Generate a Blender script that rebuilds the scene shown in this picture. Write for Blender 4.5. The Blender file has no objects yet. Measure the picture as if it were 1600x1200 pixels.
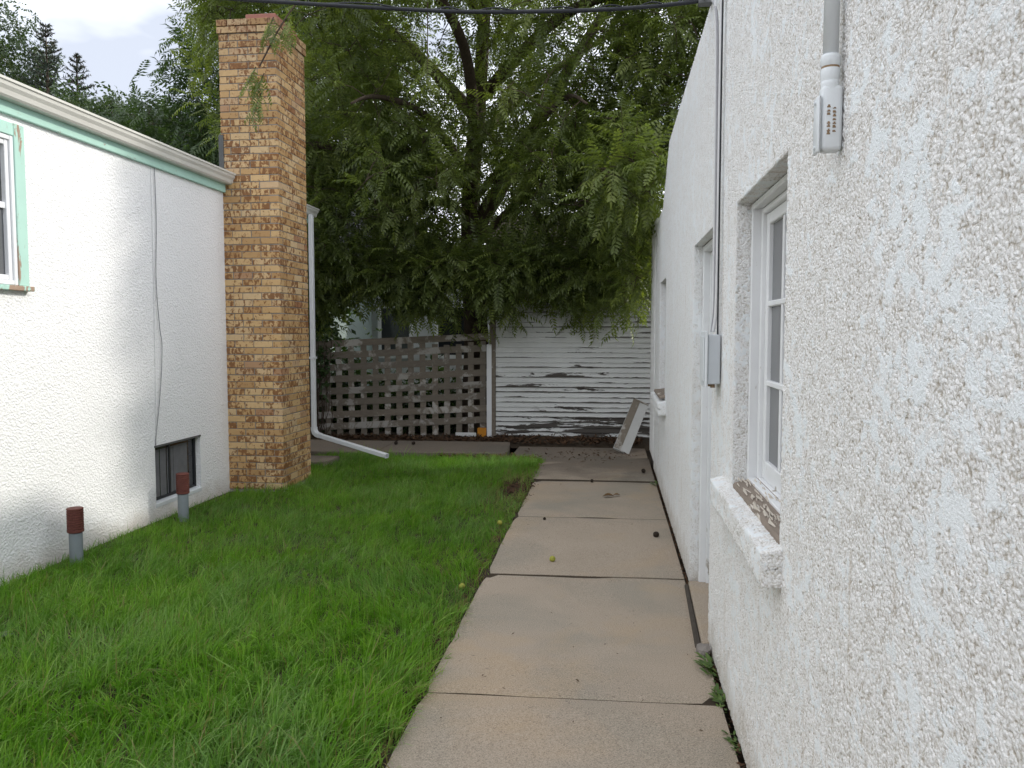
import bpy, bmesh, math, random
import numpy as np
from mathutils import Vector, Matrix, noise as mnoise

random.seed(7)
RNG = np.random.default_rng(11)
R = math.radians
SC = bpy.context.scene
COL = SC.collection

# ------------------------------------------------------------------ camera
cam_d = bpy.data.cameras.new('camera')
cam = bpy.data.objects.new('camera', cam_d)
COL.objects.link(cam)
cam.location = (0, 0, 1.57)
cam.rotation_euler = (R(90 - 3.668), 0, R(7.08))
cam_d.sensor_width = 36
cam_d.lens = 28.08
cam_d.clip_start = 0.05
cam_d.clip_end = 2000
SC.camera = cam

# ------------------------------------------------------------------ world and sun
SUN_AZ = R(30)      # towards +y from +x
SUN_EL = R(29.5)
sun_dir = Vector((math.cos(SUN_AZ) * math.cos(SUN_EL), math.sin(SUN_AZ) * math.cos(SUN_EL), math.sin(SUN_EL)))
world = bpy.data.worlds.new('World')
SC.world = world
world.use_nodes = True
wn = world.node_tree
wn.nodes.clear()
w_out = wn.nodes.new('ShaderNodeOutputWorld')
w_bg = wn.nodes.new('ShaderNodeBackground')
w_bg.inputs['Strength'].default_value = 0.1
sky = wn.nodes.new('ShaderNodeTexSky')
sky.sky_type = 'NISHITA'
sky.sun_disc = False
sky.sun_elevation = SUN_EL
sky.sun_rotation = math.atan2(sun_dir.x, sun_dir.y)
w_tc = wn.nodes.new('ShaderNodeTexCoord')
w_map = wn.nodes.new('ShaderNodeMapping')
w_map.inputs['Scale'].default_value = (1.0, 1.0, 2.2)
w_map.inputs['Location'].default_value = (2, 4, 8)
w_no = wn.nodes.new('ShaderNodeTexNoise')
w_no.inputs['Scale'].default_value = 2.6
w_no.inputs['Detail'].default_value = 5
w_no.inputs['Roughness'].default_value = 0.5
w_rp = wn.nodes.new('ShaderNodeValToRGB')
w_rp.color_ramp.elements[0].position = 0.36
w_rp.color_ramp.elements[0].color = (2.75, 2.9, 3.3, 1)
w_rp.color_ramp.elements[1].position = 0.56
w_rp.color_ramp.elements[1].color = (7.4, 7.5, 7.9, 1)
w_mx = wn.nodes.new('ShaderNodeMix')
w_mx.data_type = 'RGBA'
w_mx.inputs[0].default_value = 0.89
wn.links.new(w_tc.outputs['Generated'], w_map.inputs['Vector'])
wn.links.new(w_map.outputs[0], w_no.inputs['Vector'])
wn.links.new(w_no.outputs['Fac'], w_rp.inputs['Fac'])
wn.links.new(sky.outputs['Color'], w_mx.inputs[6])
wn.links.new(w_rp.outputs['Color'], w_mx.inputs[7])
wn.links.new(w_mx.outputs[2], w_bg.inputs['Color'])
wn.links.new(w_bg.outputs[0], w_out.inputs['Surface'])

sun_d = bpy.data.lights.new('sun', 'SUN')
sun_d.energy = 0.9
sun_d.angle = R(2.2)
sun_d.color = (1.0, 0.95, 0.87)
sun = bpy.data.objects.new('sun', sun_d)
COL.objects.link(sun)
sun.rotation_euler = sun_dir.to_track_quat('Z', 'Y').to_euler()

vs = SC.view_settings
vs.view_transform = 'Standard'
vs.look = 'None'
vs.exposure = 1.55
vs.gamma = 1
vs.use_curve_mapping = False
SC.cycles.max_bounces = 6
SC.cycles.diffuse_bounces = 3
SC.cycles.transparent_max_bounces = 8

# ------------------------------------------------------------------ material helper
class Mat:
    def __init__(s, name, rough=0.8, spec=0.3):
        s.m = bpy.data.materials.new(name)
        s.m.use_nodes = True
        s.t = s.m.node_tree
        s.b = s.t.nodes['Principled BSDF']
        s.out = s.t.nodes['Material Output']
        s.b.inputs['Roughness'].default_value = rough
        s.b.inputs['Specular IOR Level'].default_value = spec
    def n(s, t, **k):
        x = s.t.nodes.new(t)
        for a, b in k.items():
            setattr(x, a, b)
        return x
    def set(s, sock, v):
        if hasattr(v, 'is_output'):
            s.t.links.new(v, sock)
        elif isinstance(v, (tuple, list)) and len(v) == 3 and sock.type == 'RGBA':
            sock.default_value = (*v, 1)
        else:
            sock.default_value = v
    def geo(s, o='Position'):
        return s.n('ShaderNodeNewGeometry').outputs[o]
    def obj(s):
        return s.n('ShaderNodeTexCoord').outputs['Object']
    def objrand(s):
        return s.n('ShaderNodeObjectInfo').outputs['Random']
    def attr(s, name, o='Fac'):
        return s.n('ShaderNodeAttribute', attribute_name=name).outputs[o]
    def mapping(s, vec, scale=(1, 1, 1), loc=(0, 0, 0)):
        x = s.n('ShaderNodeMapping')
        s.set(x.inputs['Vector'], vec)
        x.inputs['Scale'].default_value = scale
        x.inputs['Location'].default_value = loc
        return x.outputs[0]
    def noise(s, vec, scale, detail=3, rough=0.55, dist=0.0, o='Fac'):
        x = s.n('ShaderNodeTexNoise')
        s.set(x.inputs['Vector'], vec)
        x.inputs['Scale'].default_value = scale
        x.inputs['Detail'].default_value = detail
        x.inputs['Roughness'].default_value = rough
        x.inputs['Distortion'].default_value = dist
        return x.outputs[o]
    def vor(s, vec, scale, feature='F1', o='Distance', rnd=1.0):
        x = s.n('ShaderNodeTexVoronoi', feature=feature)
        s.set(x.inputs['Vector'], vec)
        x.inputs['Scale'].default_value = scale
        x.inputs['Randomness'].default_value = rnd
        return x.outputs[o]
    def ramp(s, fac, stops, interp='LINEAR'):
        x = s.n('ShaderNodeValToRGB')
        s.set(x.inputs['Fac'], fac)
        e = x.color_ramp.elements
        x.color_ramp.interpolation = interp
        while len(e) < len(stops):
            e.new(0.5)
        for i, (p, c) in enumerate(stops):
            e[i].position = p
            if not isinstance(c, (tuple, list)):
                c = (c, c, c)
            e[i].color = (*c, 1)
        return x.outputs['Color']
    def mix(s, fac, a, b, blend='MIX'):
        x = s.n('ShaderNodeMix', data_type='RGBA', blend_type=blend)
        s.set(x.inputs[0], fac)
        s.set(x.inputs[6], a)
        s.set(x.inputs[7], b)
        return x.outputs[2]
    def math(s, op, a, b=0.0, clamp=False):
        x = s.n('ShaderNodeMath', operation=op, use_clamp=clamp)
        s.set(x.inputs[0], a)
        s.set(x.inputs[1], b)
        return x.outputs[0]
    def vmath(s, op, a, b):
        x = s.n('ShaderNodeVectorMath', operation=op)
        s.set(x.inputs[0], a)
        s.set(x.inputs[1], b)
        return x.outputs[0]
    def sep(s, v):
        x = s.n('ShaderNodeSeparateXYZ')
        s.set(x.inputs[0], v)
        return x.outputs
    def comb(s, a, b, c):
        x = s.n('ShaderNodeCombineXYZ')
        s.set(x.inputs[0], a); s.set(x.inputs[1], b); s.set(x.inputs[2], c)
        return x.outputs[0]
    def bump(s, h, strength=0.5, dist=0.01):
        x = s.n('ShaderNodeBump')
        s.set(x.inputs['Height'], h)
        x.inputs['Strength'].default_value = strength
        x.inputs['Distance'].default_value = dist
        s.t.links.new(x.outputs[0], s.b.inputs['Normal'])
        return x
    def color(s, c):
        s.set(s.b.inputs['Base Color'], c)
    def rough(s, c):
        s.set(s.b.inputs['Roughness'], c)

M = {}

def plain(name, c, rough=0.6, spec=0.3, var=0.12, scale=18, bumpd=0.0, metal=0.0):
    m = Mat(name, rough, spec)
    p = m.geo()
    f = m.noise(p, scale, 4, 0.6)
    m.color(m.mix(f, tuple(x * (1 - var) for x in c), tuple(min(1, x * (1 + var)) for x in c)))
    m.b.inputs['Metallic'].default_value = metal
    if bumpd:
        m.bump(m.noise(p, scale * 4, 4, 0.6), 0.6, bumpd)
    M[name] = m.m
    return m

# ---- rough, weathered stucco of the near building (true relief)
def stucco_rough():
    m = Mat('rough_stucco', 0.9, 0.15)
    p = m.geo()
    px, py, pz = m.sep(p)
    warp = m.noise(p, 22, 3, 0.6, o='Color')
    pw = m.vmath('ADD', p, m.vmath('MULTIPLY', warp, (0.016, 0.016, 0.016)))
    lump = m.math('SUBTRACT', 1.0, m.vor(pw, 125, 'F1'), True)
    fbm = m.noise(p, 95, 5, 0.72)
    big = m.noise(p, 30, 3, 0.65)
    h = m.math('ADD', m.math('MULTIPLY', lump, 0.40), m.math('ADD', m.math('MULTIPLY', fbm, 0.55), m.math('MULTIPLY', big, 0.40)))
    h = m.math('SUBTRACT', h, 0.12)
    # trowelled smooth patches, drawn out vertically
    pst = m.mapping(p, (1, 0.72, 0.85))
    pat = m.math('ADD', m.noise(pst, 19.0, 6, 0.72, 0.3), m.math('MULTIPLY', m.math('SUBTRACT', m.noise(p, 1.7, 2, 0.5), 0.5), 0.35))
    mask = m.ramp(pat, [(0.53, 0.0), (0.585, 1.0)])
    flat = m.math('ADD', 0.60, m.math('MULTIPLY', m.noise(p, 14, 2, 0.5), 0.10))
    hh = m.mix(m.math('MULTIPLY', mask, 0.8), h, flat)
    # colour: dirt sits in the hollows, paint survives on the peaks and patches
    grime = m.noise(p, 3.2, 4, 0.6, 0.3)
    dirt = m.mix(grime, (0.38, 0.335, 0.27), (0.58, 0.53, 0.45))
    paint = m.mix(m.noise(p, 30, 3), (0.82, 0.81, 0.785), (0.91, 0.91, 0.895))
    grain = m.noise(p, 170, 3, 0.7)
    k = m.ramp(m.math('ADD', hh, m.math('MULTIPLY', m.math('SUBTRACT', grain, 0.5), 0.5)), [(0.33, 0.0), (0.56, 1.0)])
    base = m.mix(k, dirt, paint)
    patcol = m.mix(m.noise(p, 5, 3), (0.76, 0.815, 0.83), (0.87, 0.90, 0.91))
    base = m.mix(m.math('MULTIPLY', mask, 0.85), base, patcol)
    # farther along the wall the paint is sounder
    far = m.ramp(py, [(0.0, 0.0), (1.0, 1.0)])
    far = m.n('ShaderNodeMapRange')
    m.set(far.inputs[0], py); far.inputs[1].default_value = 2.2; far.inputs[2].default_value = 5.5
    far = far.outputs[0]
    base = m.mix(m.math('MULTIPLY', far, 0.55), base, m.mix(m.noise(p, 6, 4), (0.78, 0.80, 0.80), (0.88, 0.89, 0.89)))
    # faint rust-brown streaks
    st = m.ramp(m.noise(m.mapping(p, (1, 7, 0.5)), 2.4, 4, 0.6), [(0.60, 0.0), (0.76, 0.5)])
    base = m.mix(st, base, (0.50, 0.42, 0.32))
    lo = m.n('ShaderNodeMapRange')
    m.set(lo.inputs[0], m.math('ADD', pz, m.math('MULTIPLY', m.math('SUBTRACT', m.noise(p, 7, 5, 0.65), 0.5), 0.5)))
    lo.inputs[1].default_value = 0.22; lo.inputs[2].default_value = 0.0
    base = m.mix(m.math('MULTIPLY', lo.outputs[0], 0.55), base, (0.42, 0.36, 0.27))
    m.color(base)
    fine = m.math('ADD', hh, m.math('MULTIPLY', grain, 0.34))
    d = m.n('ShaderNodeDisplacement')
    m.set(d.inputs['Height'], fine)
    d.inputs['Midlevel'].default_value = 0.65
    d.inputs['Scale'].default_value = 0.0135
    m.t.links.new(d.outputs[0], m.out.inputs['Displacement'])
    m.m.displacement_method = 'BOTH'
    M['rough_stucco'] = m.m
stucco_rough()

# ---- cleaner stucco of the left house
def stucco_white():
    m = Mat('white_stucco', 0.9, 0.15)
    p = m.geo()
    pz = m.sep(p)[2]
    warp = m.noise(p, 16, 2, 0.6, o='Color')
    pw = m.vmath('ADD', p, m.vmath('MULTIPLY', warp, (0.03, 0.03, 0.03)))
    v = m.vor(m.mapping(pw, (1, 1, 1.2)), 64, 'SMOOTH_F1')
    f = m.noise(p, 60, 4, 0.6)
    h = m.math('ADD', m.math('MULTIPLY', v, 0.9), m.math('MULTIPLY', f, 0.7))
    c = m.mix(m.noise(p, 2.2, 4, 0.6), (0.83, 0.83, 0.82), (0.89, 0.89, 0.885))
    speck = m.ramp(m.noise(p, 75, 2, 0.6), [(0.66, 0.0), (0.74, 0.35)])
    c = m.mix(speck, c, (0.55, 0.54, 0.52))
    low = m.n('ShaderNodeMapRange')
    m.set(low.inputs[0], m.math('ADD', pz, m.math('MULTIPLY', m.math('SUBTRACT', m.noise(p, 5, 4, 0.65), 0.5), 0.28)))
    low.inputs[1].default_value = 0.17; low.inputs[2].default_value = 0.0
    c = m.mix(m.math('MULTIPLY', low.outputs[0], 0.5), c, (0.50, 0.42, 0.32))
    m.color(c)
    m.bump(h, 0.8, 0.009)
    M['white_stucco'] = m.m
stucco_white()

# ---- brick
def brick_mat():
    m = Mat('buff_brick', 0.75, 0.25)
    p = m.geo()
    isl = m.geo('Random Per Island')
    r = m.math('FRACT', m.math('ADD', isl, m.math('MULTIPLY', m.objrand(), 7.31)))
    r2 = m.math('FRACT', m.math('MULTIPLY', r, 17.37))
    r3 = m.math('FRACT', m.math('MULTIPLY', r, 41.11))
    off = m.comb(m.math('MULTIPLY', r, 31.0), m.math('MULTIPLY', r2, 27.0), m.math('MULTIPLY', r3, 19.0))
    pp = m.vmath('ADD', p, off)
    base = m.ramp(r2, [(0.0, (0.47, 0.29, 0.13)), (0.3, (0.58, 0.385, 0.18)), (0.6, (0.67, 0.475, 0.245)), (0.9, (0.65, 0.49, 0.29)), (1.0, (0.36, 0.18, 0.10))])
    base = m.mix(m.math('MULTIPLY', m.noise(pp, 40, 4), 0.35), base, (0.38, 0.20, 0.08))
    # flashed blotches and vertical ribs of dark iron brown
    blot = m.noise(m.mapping(pp, (1, 1, 0.8)), 27, 4, 0.6, 0.7)
    ribs = m.noise(m.mapping(pp, (1, 1, 0.16)), 40, 2, 0.5)
    thr = m.math('ADD', m.math('MULTIPLY', r3, -0.21), 0.625)
    k1 = m.math('MULTIPLY', m.math('SUBTRACT', m.math('ADD', blot, m.math('MULTIPLY', m.math('SUBTRACT', ribs, 0.5), 0.45)), thr), 13.0, True)
    base = m.mix(m.math('MULTIPLY', k1, 0.88), base, m.mix(m.noise(pp, 25, 2), (0.06, 0.022, 0.015), (0.20, 0.075, 0.026)))
    halo = m.math('MULTIPLY', m.math('SUBTRACT', blot, m.math('SUBTRACT', thr, 0.07)), 6.0, True)
    base = m.mix(m.math('MULTIPLY', halo, 0.35), base, (0.36, 0.17, 0.06))
    pz = m.sep(p)[2]
    so = m.n('ShaderNodeMapRange')
    m.set(so.inputs[0], m.math('ADD', pz, m.math('MULTIPLY', m.math('SUBTRACT', m.noise(m.mapping(p, (1, 1, .3)), 6, 4, .6), 0.5), 1.2)))
    so.inputs[1].default_value = 4.1; so.inputs[2].default_value = 4.9
    base = m.mix(m.math('MULTIPLY', so.outputs[0], 0.55), base, (0.12, 0.085, 0.06))
    m.color(base)
    m.bump(m.math('ADD', m.noise(pp, 120, 3, 0.6), m.math('MULTIPLY', ribs, 0.6)), 0.35, 0.003)
    M['buff_brick'] = m.m
brick_mat()
plain('mortar', (0.27, 0.25, 0.22), 0.9, 0.1, 0.2, 40, 0.003)
plain('terracotta', (0.33, 0.15, 0.115), 0.8, 0.2, 0.2, 20, 0.002)

# ---- concrete
def concrete():
    m = Mat('concrete', 0.85, 0.2)
    p = m.geo()
    py = m.sep(p)[1]
    c = m.mix(m.noise(p, 1.6, 5, 0.6), (0.290, 0.238, 0.180), (0.39, 0.325, 0.255))
    grey = m.ramp(m.noise(p, 0.95, 4, 0.55, 0.6), [(0.47, 0.0), (0.64, 0.75)])
    c = m.mix(grey, c, (0.235, 0.220, 0.180))
    warmp = m.ramp(m.noise(m.vmath('ADD', p, (4.0, 9.0, 2.0)), 1.3, 4, 0.6, 0.5), [(0.53, 0.0), (0.7, 0.55)])
    c = m.mix(warmp, c, (0.39, 0.285, 0.175))
    ag = m.noise(p, 190, 2, 0.7)
    c = m.mix(m.ramp(ag, [(0.50, 0.0), (0.68, 0.7)]), c, (0.48, 0.41, 0.33))
    c = m.mix(m.ramp(ag, [(0.30, 0.75), (0.46, 0.0)]), c, (0.11, 0.085, 0.062))
    # drip spots
    sp = m.ramp(m.vor(m.mapping(p, (1, 1.5, 1)), 21, 'F1'), [(0.10, 1.0), (0.16, 0.0)])
    spm = m.ramp(m.noise(p, 1.1, 2, 0.5), [(0.50, 0.0), (0.60, 0.6)])
    c = m.mix(m.math('MULTIPLY', sp, spm), c, (0.105, 0.082, 0.062))
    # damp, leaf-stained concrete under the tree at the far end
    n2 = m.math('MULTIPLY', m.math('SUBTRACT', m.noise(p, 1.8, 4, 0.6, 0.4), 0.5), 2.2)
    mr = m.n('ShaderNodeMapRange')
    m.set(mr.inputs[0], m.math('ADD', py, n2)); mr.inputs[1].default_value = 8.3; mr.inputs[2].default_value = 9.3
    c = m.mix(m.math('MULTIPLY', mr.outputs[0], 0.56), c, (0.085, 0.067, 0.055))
    m.color(c)
    m.bump(m.math('ADD', m.noise(p, 140, 3, 0.65), m.math('MULTIPLY', m.noise(p, 6, 3), 0.6)), 0.5, 0.004)
    M['concrete'] = m.m
concrete()
plain('soil', (0.055, 0.042, 0.03), 0.95, 0.1, 0.4, 14, 0.01)
plain('old_wood_joint', (0.07, 0.06, 0.05), 0.9, 0.1, 0.3, 20, 0.003)

# ---- peeling paint over weathered wood
def peeling(name, paint, wood, amount, axis='X', rough=0.7):
    m = Mat(name, rough, 0.25)
    p = m.geo()
    sc = {'X': (0.22, 1, 1.6), 'Z': (1.5, 1.5, 0.3), 'Y': (1.3, 0.3, 1.3)}[axis]
    ps = m.mapping(p, sc)
    a = m.noise(ps, 9, 6, 0.68, 0.4)
    b = m.noise(m.mapping(p, tuple(x * 0.5 for x in sc)), 4.0, 3, 0.6)
    w = m.attr('wear')
    v = m.math('ADD', m.math('ADD', m.math('MULTIPLY', a, 0.7), m.math('MULTIPLY', b, 0.3)), m.math('MULTIPLY', w, 0.22))
    k = m.ramp(v, [(amount, 0.0), (amount + 0.018, 1.0)])
    wd = m.mix(m.noise(m.mapping(p, tuple(x * x for x in sc)), 60, 4, 0.7), tuple(x * 0.55 for x in wood), tuple(x * 1.35 for x in wood))
    pc = m.mix(m.noise(p, 6, 4), tuple(x * 0.88 for x in paint), tuple(min(1, x * 1.06) for x in paint))
    # hairline crazing in the paint
    cz = m.ramp(m.noise(m.mapping(p, tuple(x * 3 for x in sc)), 25, 3, 0.7), [(0.66, 0.0), (0.72, 0.5)])
    pc = m.mix(cz, pc, wood)
    m.color(m.mix(k, pc, wd))
    m.bump(m.math('ADD', m.math('MULTIPLY', k, -1.0), m.math('MULTIPLY', a, 0.4)), 0.5, 0.003)
    M[name] = m.m
peeling('clapboard_paint', (0.70, 0.71, 0.69), (0.085, 0.075, 0.065), 0.605)
peeling('mint_paint', (0.43, 0.66, 0.57), (0.34, 0.29, 0.23), 0.68, 'Y')
peeling('mint_trim', (0.45, 0.68, 0.59), (0.38, 0.27, 0.20), 0.575, 'Z')
peeling('window_paint', (0.76, 0.77, 0.77), (0.42, 0.38, 0.33), 0.76, 'Z', 0.5)
peeling('sill_wood', (0.62, 0.57, 0.50), (0.25, 0.205, 0.165), 0.47, 'Y')
peeling('panel_paint', (0.46, 0.46, 0.44), (0.085, 0.08, 0.075), 0.70, 'Z')

def old_slat():
    m = Mat('weathered_slat', 0.9, 0.1)
    p = m.geo()
    r = m.objrand()
    pp = m.vmath('ADD', p, m.comb(m.math('MULTIPLY', r, 9.0), 0.0, m.math('MULTIPLY', r, 5.0)))
    g = m.noise(m.mapping(pp, (0.25, 1, 1)), 35, 5, 0.7)
    c = m.mix(g, (0.12, 0.098, 0.075), (0.29, 0.25, 0.20))
    c = m.mix(m.ramp(m.noise(pp, 2.4, 6, 0.7, 0.5), [(0.53, 0.0), (0.59, 0.8)]), c, (0.52, 0.50, 0.46))
    c = m.mix(m.math('MULTIPLY', r, 0.45), c, (0.12, 0.11, 0.095))
    m.color(c)
    m.bump(g, 0.5, 0.003)
    M['weathered_slat'] = m.m
old_slat()

def bark():
    m = Mat('bark', 0.95, 0.1)
    p = m.geo()
    g = m.noise(m.mapping(p, (1, 1, 0.22)), 24, 5, 0.7, 0.4)
    m.color(m.mix(g, (0.035, 0.026, 0.019), (0.15, 0.115, 0.088)))
    m.bump(g, 1.0, 0.03)
    M['bark'] = m.m
bark()

def leafmat(name, c0, c1, c2, trans=0.35, gloss=0.4):
    m = Mat(name, 0.42, gloss)
    t = m.attr('tint')
    p = m.geo()
    patch = m.noise(p, 0.9, 3, 0.6)
    v = m.math('ADD', m.math('MULTIPLY', t, 0.65), m.math('MULTIPLY', patch, 0.35))
    c = m.ramp(v, [(0.15, c0), (0.5, c1), (0.85, c2)])
    m.color(c)
    tr = m.n('ShaderNodeBsdfTranslucent')
    m.set(tr.inputs['Color'], m.mix(1.0, c, (1.25, 1.35, 0.55), 'MULTIPLY'))
    ms = m.n('ShaderNodeMixShader')
    ms.inputs[0].default_value = trans
    m.t.links.new(m.b.outputs[0], ms.inputs[1])
    m.t.links.new(tr.outputs[0], ms.inputs[2])
    m.t.links.new(ms.outputs[0], m.out.inputs['Surface'])
    M[name] = m.m
leafmat('walnut_leaf', (0.100, 0.132, 0.044), (0.145, 0.185, 0.056), (0.205, 0.245, 0.064), 0.52, 0.5)
leafmat('dark_leaf', (0.034, 0.060, 0.026), (0.052, 0.088, 0.034), (0.085, 0.135, 0.040), 0.38)
leafmat('far_leaf', (0.040, 0.066, 0.032), (0.060, 0.095, 0.042), (0.095, 0.135, 0.055), 0.3)
leafmat('spruce_needle', (0.035, 0.055, 0.040), (0.05, 0.075, 0.055), (0.085, 0.065, 0.05), 0.1)
leafmat('weed_leaf', (0.06, 0.11, 0.03), (0.08, 0.15, 0.035), (0.14, 0.21, 0.05), 0.3)

def grassmat():
    m = Mat('grass_blade', 0.5, 0.35)
    t = m.attr('tint')
    dry = m.attr('dry')
    p = m.geo()
    patch = m.noise(p, 1.3, 4, 0.6, 0.5)
    c1 = m.ramp(t, [(0.0, (0.100, 0.215, 0.016)), (0.5, (0.165, 0.33, 0.030)), (1.0, (0.29, 0.44, 0.07))])
    c2 = m.ramp(t, [(0.0, (0.110, 0.215, 0.042)), (0.5, (0.175, 0.315, 0.070)), (1.0, (0.33, 0.44, 0.16))])
    c = m.mix(m.ramp(patch, [(0.42, 0.0), (0.62, 1.0)]), c1, c2)
    c = m.mix(dry, c, (0.30, 0.23, 0.11))
    m.color(c)
    tr = m.n('ShaderNodeBsdfTranslucent')
    m.set(tr.inputs['Color'], m.mix(1.0, c, (1.0, 1.35, 0.5), 'MULTIPLY'))
    ms = m.n('ShaderNodeMixShader')
    ms.inputs[0].default_value = 0.5
    m.t.links.new(m.b.outputs[0], ms.inputs[1])
    m.t.links.new(tr.outputs[0], ms.inputs[2])
    m.t.links.new(ms.outputs[0], m.out.inputs['Surface'])
    M['grass_blade'] = m.m
grassmat()

plain('gutter_paint', (0.62, 0.61, 0.56), 0.45, 0.4, 0.06, 3)
plain('white_vinyl', (0.78, 0.79, 0.80), 0.4, 0.4, 0.05, 5)
plain('white_metal', (0.66, 0.69, 0.70), 0.45, 0.4, 0.10, 9)
plain('door_paint', (0.64, 0.68, 0.69), 0.5, 0.35, 0.05, 4)
plain('box_metal', (0.48, 0.51, 0.53), 0.45, 0.5, 0.10, 12)
plain('screen_mesh', (0.12, 0.125, 0.13), 0.6, 0.2, 0.2, 6)
plain('cable_rubber', (0.02, 0.022, 0.026), 0.55, 0.3, 0.2, 30)
plain('wire_grey', (0.30, 0.30, 0.31), 0.6, 0.3, 0.2, 30)
plain('wire_white', (0.66, 0.66, 0.66), 0.6, 0.3, 0.1, 30)
plain('rust_brown', (0.26, 0.18, 0.11), 0.8, 0.2, 0.3, 60)
plain('pipe_grey', (0.21, 0.24, 0.255), 0.6, 0.3, 0.16, 14, 0.001)
plain('cap_oxide', (0.135, 0.045, 0.035), 0.65, 0.3, 0.2, 20)
plain('curtain_grey', (0.16, 0.16, 0.165), 0.9, 0.1, 0.3, 10)
plain('frame_black', (0.025, 0.027, 0.03), 0.5, 0.4, 0.2, 20)
plain('flashing_grey', (0.10, 0.105, 0.10), 0.55, 0.4, 0.15, 10)
plain('shingle', (0.19, 0.165, 0.145), 0.95, 0.1, 0.45, 26, 0.004)
plain('dark_shingle', (0.055, 0.057, 0.062), 0.95, 0.1, 0.4, 30, 0.004)
plain('orange_paint', (0.55, 0.22, 0.02), 0.6, 0.3, 0.15, 25)
plain('white_plastic', (0.72, 0.72, 0.70), 0.5, 0.3, 0.1, 20)
plain('siding_white', (0.58, 0.60, 0.61), 0.7, 0.2, 0.08, 6)
plain('siding_mint', (0.27, 0.33, 0.305), 0.7, 0.2, 0.08, 6)
plain('walnut_green', (0.30, 0.30, 0.05), 0.6, 0.3, 0.3, 60, 0.001)
plain('walnut_dark', (0.03, 0.022, 0.016), 0.8, 0.2, 0.4, 60, 0.002)
plain('dry_leaf', (0.16, 0.095, 0.045), 0.85, 0.15, 0.5, 9)
plain('litter', (0.085, 0.05, 0.03), 0.9, 0.1, 0.6, 7)
plain('stone', (0.22, 0.20, 0.18), 0.9, 0.15, 0.3, 25, 0.006)
plain('flake_paint', (0.52, 0.47, 0.40), 0.7, 0.2, 0.2, 30)
plain('interior_dark', (0.05, 0.05, 0.05), 0.9, 0.1, 0.2, 4)

def glassmat(name, base, rough):
    m = Mat(name, rough, 0.6)
    p = m.geo()
    m.color(m.mix(m.noise(p, 3, 4), tuple(x * 0.93 for x in base), tuple(x * 1.07 for x in base)))
    m.rough(m.ramp(m.noise(p, 5, 5, 0.7), [(0.3, rough), (0.7, rough + 0.04)]))
    M[name] = m.m
glassmat('dusty_glass', (0.16, 0.165, 0.17), 0.34)
glassmat('dark_glass', (0.016, 0.018, 0.022), 0.06)
glassmat('screen_glass', (0.085, 0.088, 0.085), 0.35)

# ------------------------------------------------------------------ mesh helper
BASE = {}

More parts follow.
